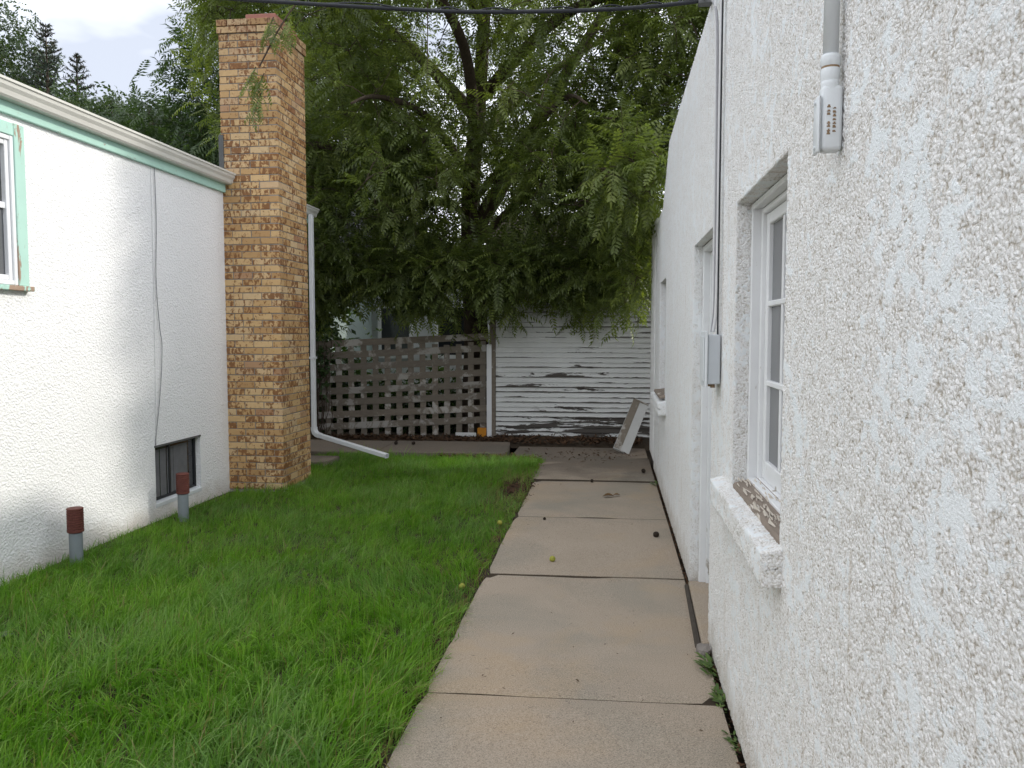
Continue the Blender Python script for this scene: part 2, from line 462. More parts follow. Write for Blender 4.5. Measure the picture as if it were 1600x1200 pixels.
class MB:
    def __init__(s):
        s.v = []; s.f = []; s.w = None
    def quad(s, a, b, c, d):
        i = len(s.v); s.v += [tuple(a), tuple(b), tuple(c), tuple(d)]; s.f.append((i, i + 1, i + 2, i + 3)); return s
    def tri(s, a, b, c):
        i = len(s.v); s.v += [tuple(a), tuple(b), tuple(c)]; s.f.append((i, i + 1, i + 2)); return s
    def box(s, lo, hi):
        x0, y0, z0 = lo; x1, y1, z1 = hi
        i = len(s.v)
        s.v += [(x0, y0, z0), (x1, y0, z0), (x1, y1, z0), (x0, y1, z0), (x0, y0, z1), (x1, y0, z1), (x1, y1, z1), (x0, y1, z1)]
        s.f += [tuple(i + k for k in q) for q in ((0, 3, 2, 1), (4, 5, 6, 7), (0, 1, 5, 4), (1, 2, 6, 5), (2, 3, 7, 6), (3, 0, 4, 7))]
        return s
    def prism(s, prof, y0, y1, axis='y'):
        """closed profile of (a, b) swept along an axis"""
        i = len(s.v); n = len(prof)
        for yy in (y0, y1):
            for a, b in prof:
                s.v.append({'y': (a, yy, b), 'x': (yy, a, b), 'z': (a, b, yy)}[axis])
        for k in range(n):
            s.f.append((i + k, i + (k + 1) % n, i + n + (k + 1) % n, i + n + k))
        s.f.append(tuple(i + k for k in range(n))[::-1]); s.f.append(tuple(i + n + k for k in range(n)))
        return s
    def tube(s, pts, rad, n=8, cap=True):
        pts = [Vector(p) for p in pts]
        if not hasattr(rad, '__len__'):
            rad = [rad] * len(pts)
        i0 = len(s.v)
        prev = None
        for k, p in enumerate(pts):
            t = (pts[min(k + 1, len(pts) - 1)] - pts[max(k - 1, 0)]).normalized()
            if prev is None:
                a = t.orthogonal().normalized()
            else:
                a = (prev - t * prev.dot(t)).normalized()
            prev = a
            b = t.cross(a)
            for j in range(n):
                an = 2 * math.pi * j / n
                s.v.append(tuple(p + (a * math.cos(an) + b * math.sin(an)) * rad[k]))
        for k in range(len(pts) - 1):
            for j in range(n):
                s.f.append((i0 + k * n + j, i0 + k * n + (j + 1) % n, i0 + (k + 1) * n + (j + 1) % n, i0 + (k + 1) * n + j))
        if cap:
            s.f.append(tuple(i0 + j for j in range(n))[::-1])
            s.f.append(tuple(i0 + (len(pts) - 1) * n + j for j in range(n)))
        return s
    def lathe(s, c, prof, n=20):
        """prof: (radius, z) from bottom to top round a vertical axis through c"""
        i0 = len(s.v)
        for r, z in prof:
            for j in range(n):
                a = 2 * math.pi * j / n
                s.v.append((c[0] + r * math.cos(a), c[1] + r * math.sin(a), c[2] + z))
        for k in range(len(prof) - 1):
            for j in range(n):
                s.f.append((i0 + k * n + j, i0 + k * n + (j + 1) % n, i0 + (k + 1) * n + (j + 1) % n, i0 + (k + 1) * n + j))
        s.f.append(tuple(i0 + (len(prof) - 1) * n + j for j in range(n)))
        return s
    def grid(s, o, u, v, nu, nv, us=None, vs_=None):
        """patch with corner o, edge vectors u and v"""
        o, u, v = Vector(o), Vector(u), Vector(v)
        i0 = len(s.v)
        us = us if us is not None else [k / nu for k in range(nu + 1)]
        vs_ = vs_ if vs_ is not None else [k / nv for k in range(nv + 1)]
        for b in vs_:
            for a in us:
                s.v.append(tuple(o + u * a + v * b))
        n = len(us)
        for b in range(len(vs_) - 1):
            for a in range(n - 1):
                q = i0 + b * n + a
                s.f.append((q, q + 1, q + n + 1, q + n))
        return s

def link(name, me, mat, parent=None, base=(0, 0, 0)):
    o = bpy.data.objects.new(name, me)
    COL.objects.link(o)
    if mat is not None:
        me.materials.clear()
        me.materials.append(mat)
    if parent is not None:
        o.parent = parent
    return o

def build(name, mb, mat, parent=None, smooth=False, bevel=0.0, weld=False, wear=None, seg=1):
    """one mesh object; coordinates are given in the world and moved to the parent's base"""
    b = Vector(BASE.get(parent, (0, 0, 0))) if parent else Vector((0, 0, 0))
    me = bpy.data.meshes.new(name)
    vv = np.array(mb.v, dtype=np.float64) - np.array(b)
    ff = mb.f
    if weld:
        key = np.round(vv, 5)
        uq, inv = np.unique(key, axis=0, return_inverse=True)
        inv = inv.ravel()
        vv = uq
        ff = [tuple(int(inv[i]) for i in f) for f in ff]
        ff = [f for f in ff if len(set(f)) == len(f)]
    me.from_pydata([tuple(x) for x in vv], [], ff)
    if bevel:
        bm = bmesh.new(); bm.from_mesh(me)
        bmesh.ops.remove_doubles(bm, verts=bm.verts, dist=1e-5)
        eds = [e for e in bm.edges if len(e.link_faces) == 2 and e.calc_face_angle(0) > 0.5]
        bmesh.ops.bevel(bm, geom=eds, offset=bevel, segments=seg, profile=0.5, affect='EDGES')
        bmesh.ops.recalc_face_normals(bm, faces=bm.faces)
        bm.to_mesh(me); bm.free()
    if smooth:
        me.polygons.foreach_set('use_smooth', np.ones(len(me.polygons), dtype=bool))
    if wear is not None:
        a = me.attributes.new('wear', 'FLOAT', 'POINT')
        co = np.empty(len(me.vertices) * 3); me.vertices.foreach_get('co', co)
        co = co.reshape(-1, 3) + np.array(b)
        a.data.foreach_set('value', np.array([wear(*c) for c in co], dtype=np.float32))
    me.update()
    o = link(name, me, M[mat] if isinstance(mat, str) else mat, parent)
    BASE[o] = tuple(b)
    return o

def fastmesh(name, verts, tris, mat, parent=None, attrs=None, smooth=False):
    b = np.array(BASE.get(parent, (0, 0, 0)) if parent else (0, 0, 0), dtype=np.float64)
    me = bpy.data.meshes.new(name)
    v = (verts - b).astype(np.float32)
    me.vertices.add(len(v)); me.vertices.foreach_set('co', v.ravel())
    nt = len(tris)
    me.loops.add(nt * 3); me.loops.foreach_set('vertex_index', tris.astype(np.int32).ravel())
    me.polygons.add(nt)
    me.polygons.foreach_set('loop_start', np.arange(0, nt * 3, 3, dtype=np.int32))
    me.polygons.foreach_set('loop_total', np.full(nt, 3, dtype=np.int32))
    if smooth:
        me.polygons.foreach_set('use_smooth', np.ones(nt, dtype=bool))
    me.update(calc_edges=True)
    for k, a in (attrs or {}).items():
        at = me.attributes.new(k, 'FLOAT', 'POINT')
        at.data.foreach_set('value', a.astype(np.float32))
    o = link(name, me, M[mat], parent)
    BASE[o] = tuple(b)
    return o

def thing(name, loc, label, cat, group=None, kind=None):
    o = bpy.data.objects.new(name, None)
    COL.objects.link(o)
    o.location = loc
    o.empty_display_size = 0.2
    BASE[o] = tuple(loc)
    return tag(o, label, cat, group, kind)

def tag(o, label=None, cat=None, group=None, kind=None):
    if label: o['label'] = label
    if cat: o['category'] = cat
    if group: o['group'] = group
    if kind: o['kind'] = kind
    return o

def subthing(name, parent, loc=None):
    o = bpy.data.objects.new(name, None)
    COL.objects.link(o)
    o.parent = parent
    BASE[o] = BASE[parent]
    return o

# ------------------------------------------------------------------ ground, lawn, path
g = MB(); g.quad((-400, -200, -0.12), (400, -200, -0.12), (400, 600, -0.12), (-400, 600, -0.12))
tag(build('ground', g, 'soil'), 'bare dark soil under the whole yard', 'ground', kind='structure')

def hnoise(x, y, s, o=0.0):
    return mnoise.noise(Vector((x * s + o, y * s - o, o * 1.7)))

def lawn_h(x, y):
    return 0.015 * hnoise(x, y, 1.2, 3.1) - 0.012
mb = MB()
xs = np.linspace(-3.79, -0.80, 40); ys = np.linspace(-2, 9.86, 120)
for a in ys:
    for b in xs:
        mb.v.append((b, a, lawn_h(b, a) - (0.02 if b > -0.83 else 0)))
n = len(xs)
for j in range(len(ys) - 1):
    for i in range(n - 1):
        q = j * n + i; mb.f.append((q, q + 1, q + n + 1, q + n))
tag(build('lawn', mb, 'soil', smooth=True), 'dark soil of the lawn beneath the grass', 'lawn', kind='structure')

path = thing('path', (-0.15, 5, 0), 'long beige concrete path running beside the rough white wall', 'path', kind='structure')
joints = [-1.9, -0.1, 1.62, 3.345, 5.09, 6.73, 8.42, 10.02]
for k in range(len(joints) - 1):
    gh = lambda q: (0.005, 0.005, 0.005, 0.006, 0.0075, 0.0135, 0.007, 0.010)[q]
    y0, y1 = joints[k] + gh(k), joints[k + 1] - gh(k + 1)
    sk0 = 0.045 if k >= 2 else 0.02
    xl, xr = -0.80, 0.475
    if joints[k] >= 8.4:
        xl = -0.86
    dz = (0.004, -0.002, 0.003, 0.0, 0.004, 0.0, -0.003)[k]
    mb = MB()
    nx, ny = 16, 14
    for layer in (0,):
        for j in range(ny + 1):
            for i in range(nx + 1):
                u, v = i / nx, j / ny
                x = xl + (xr - xl) * u
                y = y0 + (y1 - y0) * v + 0.03 * (u - 0.35)
                if i == 0: x += 0.012 * hnoise(x, y, 4, 1.3) + 0.004 * hnoise(x, y, 17, 2.3)
                if j in (0, ny): y += 0.0025 * hnoise(x, y, 12, 5.0)
                if i == 0 and j in (0, ny): x += 0.02
                z = dz + 0.002 * hnoise(x, y, 2.0, 7.7)
                if i in (0, nx) or j in (0, ny): z -= 0.004
                mb.v.append((x, y, z))
    m_ = nx + 1
    for j in range(ny):
        for i in range(nx):
            q = j * m_ + i; mb.f.append((q, q + 1, q + m_ + 1, q + m_))
    ring = [i for i in range(m_)] + [j * m_ + nx for j in range(1, ny + 1)] + [ny * m_ + i for i in range(nx - 1, -1, -1)] + [j * m_ for j in range(ny - 1, 0, -1)]
    c0 = len(mb.v)
    for i in ring:
        x, y, z = mb.v[i]; mb.v.append((x, y, -0.1))
    L_ = len(ring)
    for i in range(L_):
        a, b2 = ring[i], ring[(i + 1) % L_]
        mb.f.append((b2, a, c0 + i, c0 + (i + 1) % L_))
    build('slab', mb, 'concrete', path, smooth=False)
for k in range(1, len(joints) - 1):
    mb = MB(); j_ = joints[k]
    mb.box((-0.82, j_ - 0.09, -0.11), (0.47, j_ + 0.09, -0.0042)); build('joint_dirt', mb, 'soil', path)
# dirty stub of concrete between the path end and the shed
mb = MB(); mb.box((-1.27, 10.035, -0.1), (0.47, 11.0, -0.012))
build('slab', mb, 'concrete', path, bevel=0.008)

walk = thing('walkway', (-2.6, 10.5, 0), 'raised grey cross walkway between the lattice fence and the lawn', 'walkway', kind='structure')
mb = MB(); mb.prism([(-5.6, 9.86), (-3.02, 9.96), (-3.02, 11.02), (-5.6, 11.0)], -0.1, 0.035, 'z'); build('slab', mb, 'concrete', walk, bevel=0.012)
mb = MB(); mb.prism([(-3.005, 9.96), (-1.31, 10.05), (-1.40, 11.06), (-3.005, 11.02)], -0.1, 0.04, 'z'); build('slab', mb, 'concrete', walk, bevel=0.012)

sb = MB(); sb.prism([(-3.74, 9.0), (-3.36, 9.02), (-3.30, 9.42), (-3.74, 9.42)], -0.05, 0.06, 'z')
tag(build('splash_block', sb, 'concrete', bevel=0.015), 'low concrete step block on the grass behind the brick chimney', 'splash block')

# ------------------------------------------------------------------ right building
RB = thing('stucco_building', (0.5, 5, 0), 'near building of rough weathered white stucco along the path with three openings', 'building')
WX = 0.5
def ztop(y):
    if y < 7.35: return 3.27
    if y < 8.15: return 3.27 - (y - 7.35) / 0.8 * 0.47
    return 2.80
holes = [(2.41, 3.35, 0.93, 2.09), (4.06, 5.03, 0.0, 2.10), (7.57, 8.44, 0.93, 2.085)]
def steps(a, b, fs):
    n = max(1, int(round((b - a) / fs))); return [a + (b - a) * i / n for i in range(n)]
yb = [-1.5, 0.9, 2.41, 3.35, 4.06, 5.03, 6.4, 7.57, 8.44, 9.35]
ysz = [0.2, 0.0075, 0.0085, 0.010, 0.013, 0.017, 0.022, 0.026, 0.032]
ysl = []
for i in range(len(yb) - 1): ysl += steps(yb[i], yb[i + 1], ysz[i])
ysl.append(yb[-1])
zb = [0.0, 0.93, 2.09, 2.80, 3.27]
zsl = []
for i in range(len(zb) - 1): zsl += steps(zb[i], zb[i + 1], 0.008)
zsl.append(zb[-1])
ysl = np.array(ysl); zsl = np.array(zsl)
Y, Z = np.meshgrid(ysl, zsl)
ZT = np.array([ztop(y) for y in ysl])[None, :]
# squeeze everything above 2.09 so the top row follows the parapet
Z2 = np.where(Z > 2.095, 2.095 + (Z - 2.095) / (3.27 - 2.095) * (ZT - 2.095), Z)
ny_, nz_ = len(ysl), len(zsl)
idx = np.arange(ny_ * nz_).reshape(nz_, ny_)
cy = (ysl[1:] + ysl[:-1]) / 2; cz = (zsl[1:] + zsl[:-1]) / 2
CY, CZ = np.meshgrid(cy, cz)
keep = np.ones_like(CY, dtype=bool)
for a, b, c, d in holes:
    keep &= ~((CY > a) & (CY < b) & (CZ > c) & (CZ < d))
wv = [np.stack([np.full(Y.size, WX), Y.ravel(), Z2.ravel()], 1)]
q = np.stack([idx[:-1, :-1][keep], idx[1:, :-1][keep], idx[1:, 1:][keep], idx[:-1, 1:][keep]], 1)
wt = [np.concatenate([q[:, [0, 1, 2]], q[:, [0, 2, 3]]])]
off = Y.size
def patch(us, P):
    """add a strip patch; P(u, x) gives the point, x runs into the wall"""
    global off
    xs_ = np.linspace(WX, WX + depth, 11 if len(us) > 30 else 6)
    n1 = len(us)
    pts = np.array([P(u, x) for x in xs_ for u in us])
    ii = np.arange(n1 * len(xs_)).reshape(len(xs_), n1) + off
    qq = np.stack([ii[:-1, :-1].ravel(), ii[:-1, 1:].ravel(), ii[1:, 1:].ravel(), ii[1:, :-1].ravel()], 1)
    wv.append(pts); wt.append(np.concatenate([qq[:, [0, 1, 2]], qq[:, [0, 2, 3]]]))
    off += len(pts)
for (a, b, c, d), depth in zip(holes, (0.062, 0.055, 0.07)):
    zz = [z for z in zsl if c - 1e-6 <= z <= d + 1e-6]
    yy = [y for y in ysl if a - 1e-6 <= y <= b + 1e-6]
    patch(zz, lambda u, x: (x, b, u))            # far jamb, faces the camera
    patch(zz[::-1], lambda u, x: (x, a, u))      # near jamb
    patch(yy[::-1], lambda u, x: (x, u, d))      # soffit
    if c > 0: patch(yy, lambda u, x: (x, u, c))
# parapet top and roof side strip
ytop = ysl
pts = np.array([(x, y, ztop(y)) for x in (WX, WX + 0.1, WX + 0.25) for y in ytop])
ii = np.arange(len(pts)).reshape(3, -1) + off
qq = np.stack([ii[:-1, :-1].ravel(), ii[1:, :-1].ravel(), ii[1:, 1:].ravel(), ii[:-1, 1:].ravel()], 1)
wv.append(pts); wt.append(np.concatenate([qq[:, [0, 1, 2]], qq[:, [0, 2, 3]]])); off += len(pts)
wv = np.concatenate(wv); wt = np.concatenate(wt)
key = np.round(wv, 5)
uq, inv = np.unique(key, axis=0, return_inverse=True)
inv = inv.ravel()
wt = inv[wt]
# make every triangle face outward (the wall body sits at larger x)
ok = (wt[:, 0] != wt[:, 1]) & (wt[:, 1] != wt[:, 2]) & (wt[:, 0] != wt[:, 2])
wt = wt[ok]
p0, p1, p2 = uq[wt[:, 0]], uq[wt[:, 1]], uq[wt[:, 2]]
nr = np.cross(p1 - p0, p2 - p0)
cen = (p0 + p1 + p2) / 3
want = np.zeros_like(cen)
flat_front = np.abs(nr[:, 0]) > np.abs(nr[:, 1]) + np.abs(nr[:, 2])
want[flat_front, 0] = -1
for a, b, c, d in holes:
    mid = np.array([0, (a + b) / 2, (c + d) / 2])
    sel = (~flat_front) & (cen[:, 1] > a - 1e-3) & (cen[:, 1] < b + 1e-3) & (cen[:, 2] > c - 1e-3) & (cen[:, 2] < d + 1e-3)
    want[sel] = mid - cen[sel]
    want[sel, 0] = 0
toppy = (~flat_front) & (want[:, 1] == 0) & (want[:, 2] == 0)
want[toppy, 2] = 1
flip = (nr * want).sum(1) < 0
wt[flip] = wt[flip][:, ::-1]
fastmesh('wall', uq, wt, 'rough_stucco', RB, smooth=True)
# body of the building behind the skin
mb = MB()
mb.box((0.76, -1.5, 0.0), (6.5, 9.35, 2.79))
mb.box((0.752, -1.5, 2.795), (6.5, 7.3, 3.26))
build('body', mb, 'interior_dark', RB)
mb = MB()
for a, b in ((-1.5, 2.395), (3.365, 4.045), (5.045, 7.555), (8.455, 9.34)):
    mb.box((0.53, a, 0.0), (0.75, b, 2.5))
mb.box((0.53, -1.48, 2.505), (0.747, 9.33, 2.78))
for a, b, c, d in (holes[0], holes[2]):
    mb.box((0.574, a - 0.014, 0.0), (0.745, b + 0.014, c - 0.012))
for a, b, c, d in holes:
    mb.box((0.574, a - 0.014, d + 0.01), (0.744, b + 0.014, 2.502))
build('wall_core', mb, 'interior_dark', RB)
mb = MB()
us = 40
mb.grid((0.487, 9.353, 0.07), (0, 0.9, 0), (0, 0, 2.82), 50, 120)
mb.grid((0.487, 10.253, 0.07), (0.12, 0, 0), (0, 0, 2.82), 8, 120)
mb.grid((0.607, 9.353, 0.07), (-0.12, 0, 0), (0, 0, 2.82), 8, 120)
mb.grid((0.487, 9.353, 2.89), (0, 0.9, 0), (0.12, 0, 0), 50, 8)
bo = MB(); bo.box((0.492, 9.36, 0.07), (0.75, 10.245, 2.885))
pil = build('pilaster', bo, 'white_stucco', RB, bevel=0.02, seg=2)
mb = MB(); mb.box((0.51, 9.36, -0.1), (0.745, 10.24, 0.068)); build('pilaster_foot', mb, 'old_wood_joint', RB)

def sill_block(y0, y1, z0, z1, x0, x1, step):
    mb = MB()
    nx = max(2, int((x1 - x0) / step)); ny = int((y1 - y0) / step); nz = int((z1 - z0) / step)
    L = y1 - y0; H_ = z1 - z0; W_ = x1 - x0
    mb.grid((x0, y0, z0), (0, 0, H_), (0, L, 0), nz, ny)
    mb.grid((x0, y0, z1), (W_, 0, -0.0), (0, L, 0), nx, ny)
    mb.grid((x0, y0, z0), (W_, 0, 0), (0, 0, H_), nx, nz)
    mb.grid((x1, y1, z0), (-W_, 0, 0), (0, 0, H_), nx, nz)
    mb.grid((x0, y1, z0), (W_, 0, 0), (0, -L, 0), nx, ny)
    # slight outward slope of the top and rounded, uneven arrises
    out = []
    for x, y, z in mb.v:
        t = (z - z0) / H_
        if t > 0.5: z -= 0.022 * (1 - (x - x0) / W_)
        x += 0.006 * hnoise(y, z, 5, 2.2) * (1 - (x - x0) / W_)
        z += 0.004 * hnoise(y, x, 6, 4.2)
        out.append((x, y, z))
    mb.v = out
    return mb
def fixnorm(o):
    bm = bmesh.new(); bm.from_mesh(o.data)
    bmesh.ops.recalc_face_normals(bm, faces=bm.faces); bm.to_mesh(o.data); bm.free()
    o.data.polygons.foreach_set('use_smooth', np.ones(len(o.data.polygons), dtype=bool))

def window(parent, a, b, c, d, cols, rows, fx, label=None):
    """sash window set in the reveal a..b (y), c..d (z); fx is where the wood begins"""
    w = subthing('window', parent)
    if label: w['label'] = label
    t1, t2, t3 = 0.045, 0.03, 0.048
    def frame(name, x0, x1, y0, y1, z0, z1, t, mat, bev=0.004, tb=None):
        tb = tb or t
        mb = MB()
        mb.box((x0, y0, z0), (x1, y0 + t, z1)); mb.box((x0, y1 - t, z0), (x1, y1, z1))
        mb.box((x0 + 0.001, y0 + t + 0.0005, z1 - t), (x1, y1 - t - 0.0005, z1)); mb.box((x0 + 0.001, y0 + t + 0.0005, z0), (x1, y1 - t - 0.0005, z0 + tb))
        return build(name, mb, mat, w, bevel=bev, wear=lambda x, y, z: 0.6 if z < c + 0.12 else 0.0)
    frame('casing', fx, fx + 0.075, a + 0.004, b - 0.004, c + 0.03, d - 0.004, 0.022, 'window_paint')
    frame('stop', fx + 0.035, fx + 0.075, a + 0.027, b - 0.027, c + 0.034, d - 0.027, 0.022, 'window_paint')
    y0, y1, z0, z1 = a + 0.05, b - 0.05, c + 0.055, d - 0.05
    sx = fx + 0.052
    frame('sash', sx, sx + 0.035, y0, y1, z0, z1, 0.045, 'window_paint', tb=0.075)
    iy0, iy1, iz0, iz1 = y0 + 0.045, y1 - 0.045, z0 + 0.075, z1 - 0.045
    for k in range(1, cols):
        yy = iy0 + (iy1 - iy0) * k / cols
        mb = MB(); mb.box((sx + 0.003, yy - 0.011, iz0), (sx + 0.034, yy + 0.011, iz1))
        build('muntin', mb, 'window_paint', w, bevel=0.004, wear=lambda x, y, z: 0.3)
    for k in range(1, rows):
        zz = iz0 + (iz1 - iz0) * k / rows
        mb = MB(); mb.box((sx + 0.001, iy0, zz - 0.011), (sx + 0.032, iy1, zz + 0.011))
        build('muntin', mb, 'window_paint', w, bevel=0.004, wear=lambda x, y, z: 0.5)
    for k in range(cols):
        for r in range(rows):
            mb = MB()
            ya = iy0 + (iy1 - iy0) * k / cols; yb_ = iy0 + (iy1 - iy0) * (k + 1) / cols
            za = iz0 + (iz1 - iz0) * r / rows; zb_ = iz0 + (iz1 - iz0) * (r + 1) / rows
            mb.box((sx + 0.018, ya - 0.002, za - 0.002), (sx + 0.021, yb_ + 0.002, zb_ + 0.002))
            build('pane', mb, 'dusty_glass', w)
    return w

# near window
nw = window(RB, 2.41, 3.35, 0.93, 2.09, 3, 3, 0.556, 'near sash window with small grey panes and peeling white wood')
o = build('sill', sill_block(2.37, 3.60, 0.825, 0.945, 0.444, 0.53, 0.009), 'rough_stucco', RB, weld=True); fixnorm(o)
mb = MB(); mb.prism([(0.50, 0.925), (0.60, 0.945), (0.60, 0.985), (0.50, 0.955)], 2.42, 3.34, 'y')
nb = build('sill_board', mb, 'sill_wood', RB, bevel=0.006, wear=lambda x, y, z: 0.25)
nb['label'] = 'bare flaking wooden sill board below the near window'
# flakes of paint curling off the sill board
fl = MB()
for k in range(60):
    x = random.uniform(0.505, 0.585); y = random.uniform(2.5, 3.32)
    z = 0.955 + (x - 0.5) * 0.3 + 0.004
    l = random.uniform(0.02, 0.08); w_ = random.uniform(0.0015, 0.005); an = random.gauss(0, 0.09)
    dx, dy = -math.sin(an), math.cos(an)
    h1, h2 = random.uniform(0, 0.006), random.uniform(0.002, 0.014)
    fl.quad((x, y, z), (x + w_, y, z + 0.003), (x + w_ + dx * l, y + dy * l, z + h2), (x + dx * l, y + dy * l, z + h1))
tag(build('paint_flakes', fl, 'flake_paint', RB, wear=lambda x, y, z: 0), kind='stuff')

# door
dr = subthing('door', RB)
mb = MB()
fx = 0.552
mb.box((fx, 4.065, 0.0), (fx + 0.09, 4.10, 2.095)); mb.box((fx, 4.99, 0.0), (fx + 0.09, 5.025, 2.095)); mb.box((fx + 0.001, 4.1005, 2.06), (fx + 0.09, 4.9895, 2.096))
build('door_frame', mb, 'window_paint', dr, bevel=0.004, wear=lambda x, y, z: 0.9 if z < 0.12 else 0.0)
mb = MB(); mb.box((fx + 0.04, 4.972, 0.0), (fx + 0.086, 4.988, 2.055)); mb.box((fx + 0.04, 4.102, 0.0), (fx + 0.086, 4.117, 2.055)); mb.box((fx + 0.041, 4.118, 2.04), (fx + 0.086, 4.97, 2.058))
build('door_stop', mb, 'window_paint', dr, bevel=0.003, wear=lambda x, y, z: 1.2 if z < 0.2 else 0.0)
mb = MB(); mb.box((fx + 0.062, 4.12, 0.02), (fx + 0.10, 4.97, 2.038))
build('door_leaf', mb, 'door_paint', dr, bevel=0.003)
mb = MB()
for z0, z1 in ((0.25, 0.95), (1.1, 1.85)):
    for y0, y1 in ((4.22, 4.50), (4.59, 4.87)):
        mb.box((fx + 0.056, y0, z0), (fx + 0.0615, y1, z1))
build('raised_panels', mb, 'door_paint', dr, bevel=0.004)
mb = MB(); mb.tube([(fx + 0.061, 4.18, 1.0), (fx + 0.03, 4.18, 1.0)], 0.012, 10); mb.tube([(fx + 0.032, 4.18, 1.0), (fx + 0.022, 4.18, 1.0), (fx + 0.0, 4.18, 1.0), (fx - 0.004, 4.18, 1.0)], [0.02, 0.028, 0.026, 0.01], 14)
build('door_knob', mb, 'box_metal', dr, smooth=True)
# far window
fw = window(RB, 7.57, 8.44, 0.93, 2.085, 3, 3, 0.568, 'far sash window deep in the wall near the shed')
o = build('sill', sill_block(7.40, 8.75, 0.815, 0.95, 0.43, 0.54, 0.015), 'rough_stucco', RB, weld=True); fixnorm(o)
o['label'] = 'chipped stucco sill under the far window'
mb = MB(); mb.prism([(0.445, 0.958), (0.60, 0.975), (0.60, 1.0), (0.445, 0.985)], 7.5, 8.42, 'y')
build('sill_board', mb, 'sill_wood', RB, bevel=0.005, wear=lambda x, y, z: 0.4)

# threshold and expansion strip
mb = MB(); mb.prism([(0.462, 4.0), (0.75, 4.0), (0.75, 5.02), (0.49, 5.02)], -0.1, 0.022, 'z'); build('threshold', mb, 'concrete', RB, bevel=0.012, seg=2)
mb = MB(); mb.prism([(0.428, 3.98), (0.459, 3.98), (0.487, 4.97), (0.463, 4.97)], -0.1, 0.013, 'z')
tag(build('expansion_strip', mb, 'old_wood_joint', path, bevel=0.006))
mb = MB()
for j in range(7):
    a = 2 * math.pi * j / 7
bm = bmesh.new(); bmesh.ops.create_icosphere(bm, subdivisions=2, radius=0.05)
for v in bm.verts:
    v.co *= 1 + 0.45 * mnoise.noise(v.co * 22 + Vector((3, 1, 8)))
    v.co.z *= 0.8
me = bpy.data.meshes.new('stone'); bm.to_mesh(me); bm.free()
o = link('stone', me, M['stone']); o.location = (0.462, 3.925, 0.012); o.scale = (0.75, 1.25, 0.8)
tag(o, 'lump of broken grey concrete lying at the end of the door threshold', 'stone')

# ------------------------------------------------------------------ conduit, box, cables on the near wall
cd = thing('conduit', (0.46, 1.97, 2.0), 'white painted conduit pipe ending in an oval junction body above the near window', 'conduit')
cx, cyy = 0.472, 1.865
mb = MB(); mb.tube([(cx, cyy, 2.17), (cx, cyy, 2.7), (cx, cyy, 3.6)], 0.0165, 16); build('pipe', mb, 'white_metal', cd, smooth=True)
mb = MB(); mb.lathe((cx, cyy, 2.1170), [(0.0185, 0), (0.0205, 0.012), (0.0205, 0.028), (0.0185, 0.031), (0.0185, 0.034), (0.0210, 0.038), (0.0210, 0.054), (0.0185, 0.06)], 18)
build('collar', mb, 'white_metal', cd, smooth=True)
mb = MB(); mb.lathe((cx, cyy, 2.1470), [(0.0189, 0), (0.019, 0.006)], 18); build('rust_ring', mb, 'rust_brown', cd, smooth=True)
# oval body: rounded box, deeper than wide
def rounded(xa, xb, ya, yb_, za, zb_, bev):
    mb = MB(); mb.box((xa, ya, za), (xb, yb_, zb_)); return mb
mb = rounded(cx - 0.0205, 0.497, cyy - 0.0195, cyy + 0.0195, 1.9670, 2.1100, 0.01)
build('junction_body', mb, 'white_metal', cd, bevel=0.011, seg=3, smooth=True)
mb = MB(); mb.lathe((cx, cyy, 2.0820), [(0.0195, 0), (0.0195, 0.03), (0.019, 0.04)], 18); build('hub', mb, 'white_metal', cd, smooth=True)
mb = rounded(cx - 0.029, cx - 0.021, cyy - 0.021, cyy + 0.021, 1.9640, 2.0870, 0.004)
build('cover_plate', mb, 'white_metal', cd, bevel=0.0042, seg=2, smooth=True)
for z_ in (1.977, 2.074):
    mb = MB(); mb.tube([(cx - 0.029, cyy, z_), (cx - 0.0325, cyy, z_)], 0.0045, 10)
    build('screw', mb, 'white_metal', cd)
mb = MB()
for col_x, rows in ((cx - 0.006, [(2.0600, .006), (2.0510, .004), (2.0440, .005), (2.0250, .005), (2.0180, .006), (2.0090, .005), (2.0020, .007)]), (cx + 0.006, [(2.0570, .003), (2.0480, .005), (2.0400, .006), (2.0320, .004), (2.0240, .005), (2.0160, .006), (2.0070, .004)])):
    for z, h_ in rows:
        mb.box((col_x - 0.0035, cyy - 0.0206, z), (col_x + 0.0035, cyy - 0.0196, z + h_ * 0.45))
        mb.box((col_x + random.uniform(-0.0035, 0.0015), cyy - 0.0207, z + h_ * 0.45), (col_x + 0.0022, cyy - 0.01962, z + h_))
build('stamped_marks', mb, 'rust_brown', cd)

bx = thing('utility_box', (0.46, 3.82, 1.32), 'small grey metal utility box with a flanged lid on the wall beside the door', 'utility box')
mb = MB(); mb.box((0.436, 3.725, 1.335), (0.494, 3.89, 1.562)); build('case', mb, 'box_metal', bx, bevel=0.004)
mb = MB(); mb.box((0.424, 3.712, 1.322), (0.4355, 3.905, 1.578)); build('lid', mb, 'white_metal', bx, bevel=0.003)
mb = MB(); mb.box((0.418, 3.735, 1.345), (0.4235, 3.882, 1.555)); build('lid_panel', mb, 'white_metal', bx, bevel=0.003)
mb = MB()
for y in (3.76, 3.85): mb.tube([(0.464, y, 1.333), (0.464, y, 1.318)], 0.011, 10)
build('knockout_nuts', mb, 'rust_brown', bx)

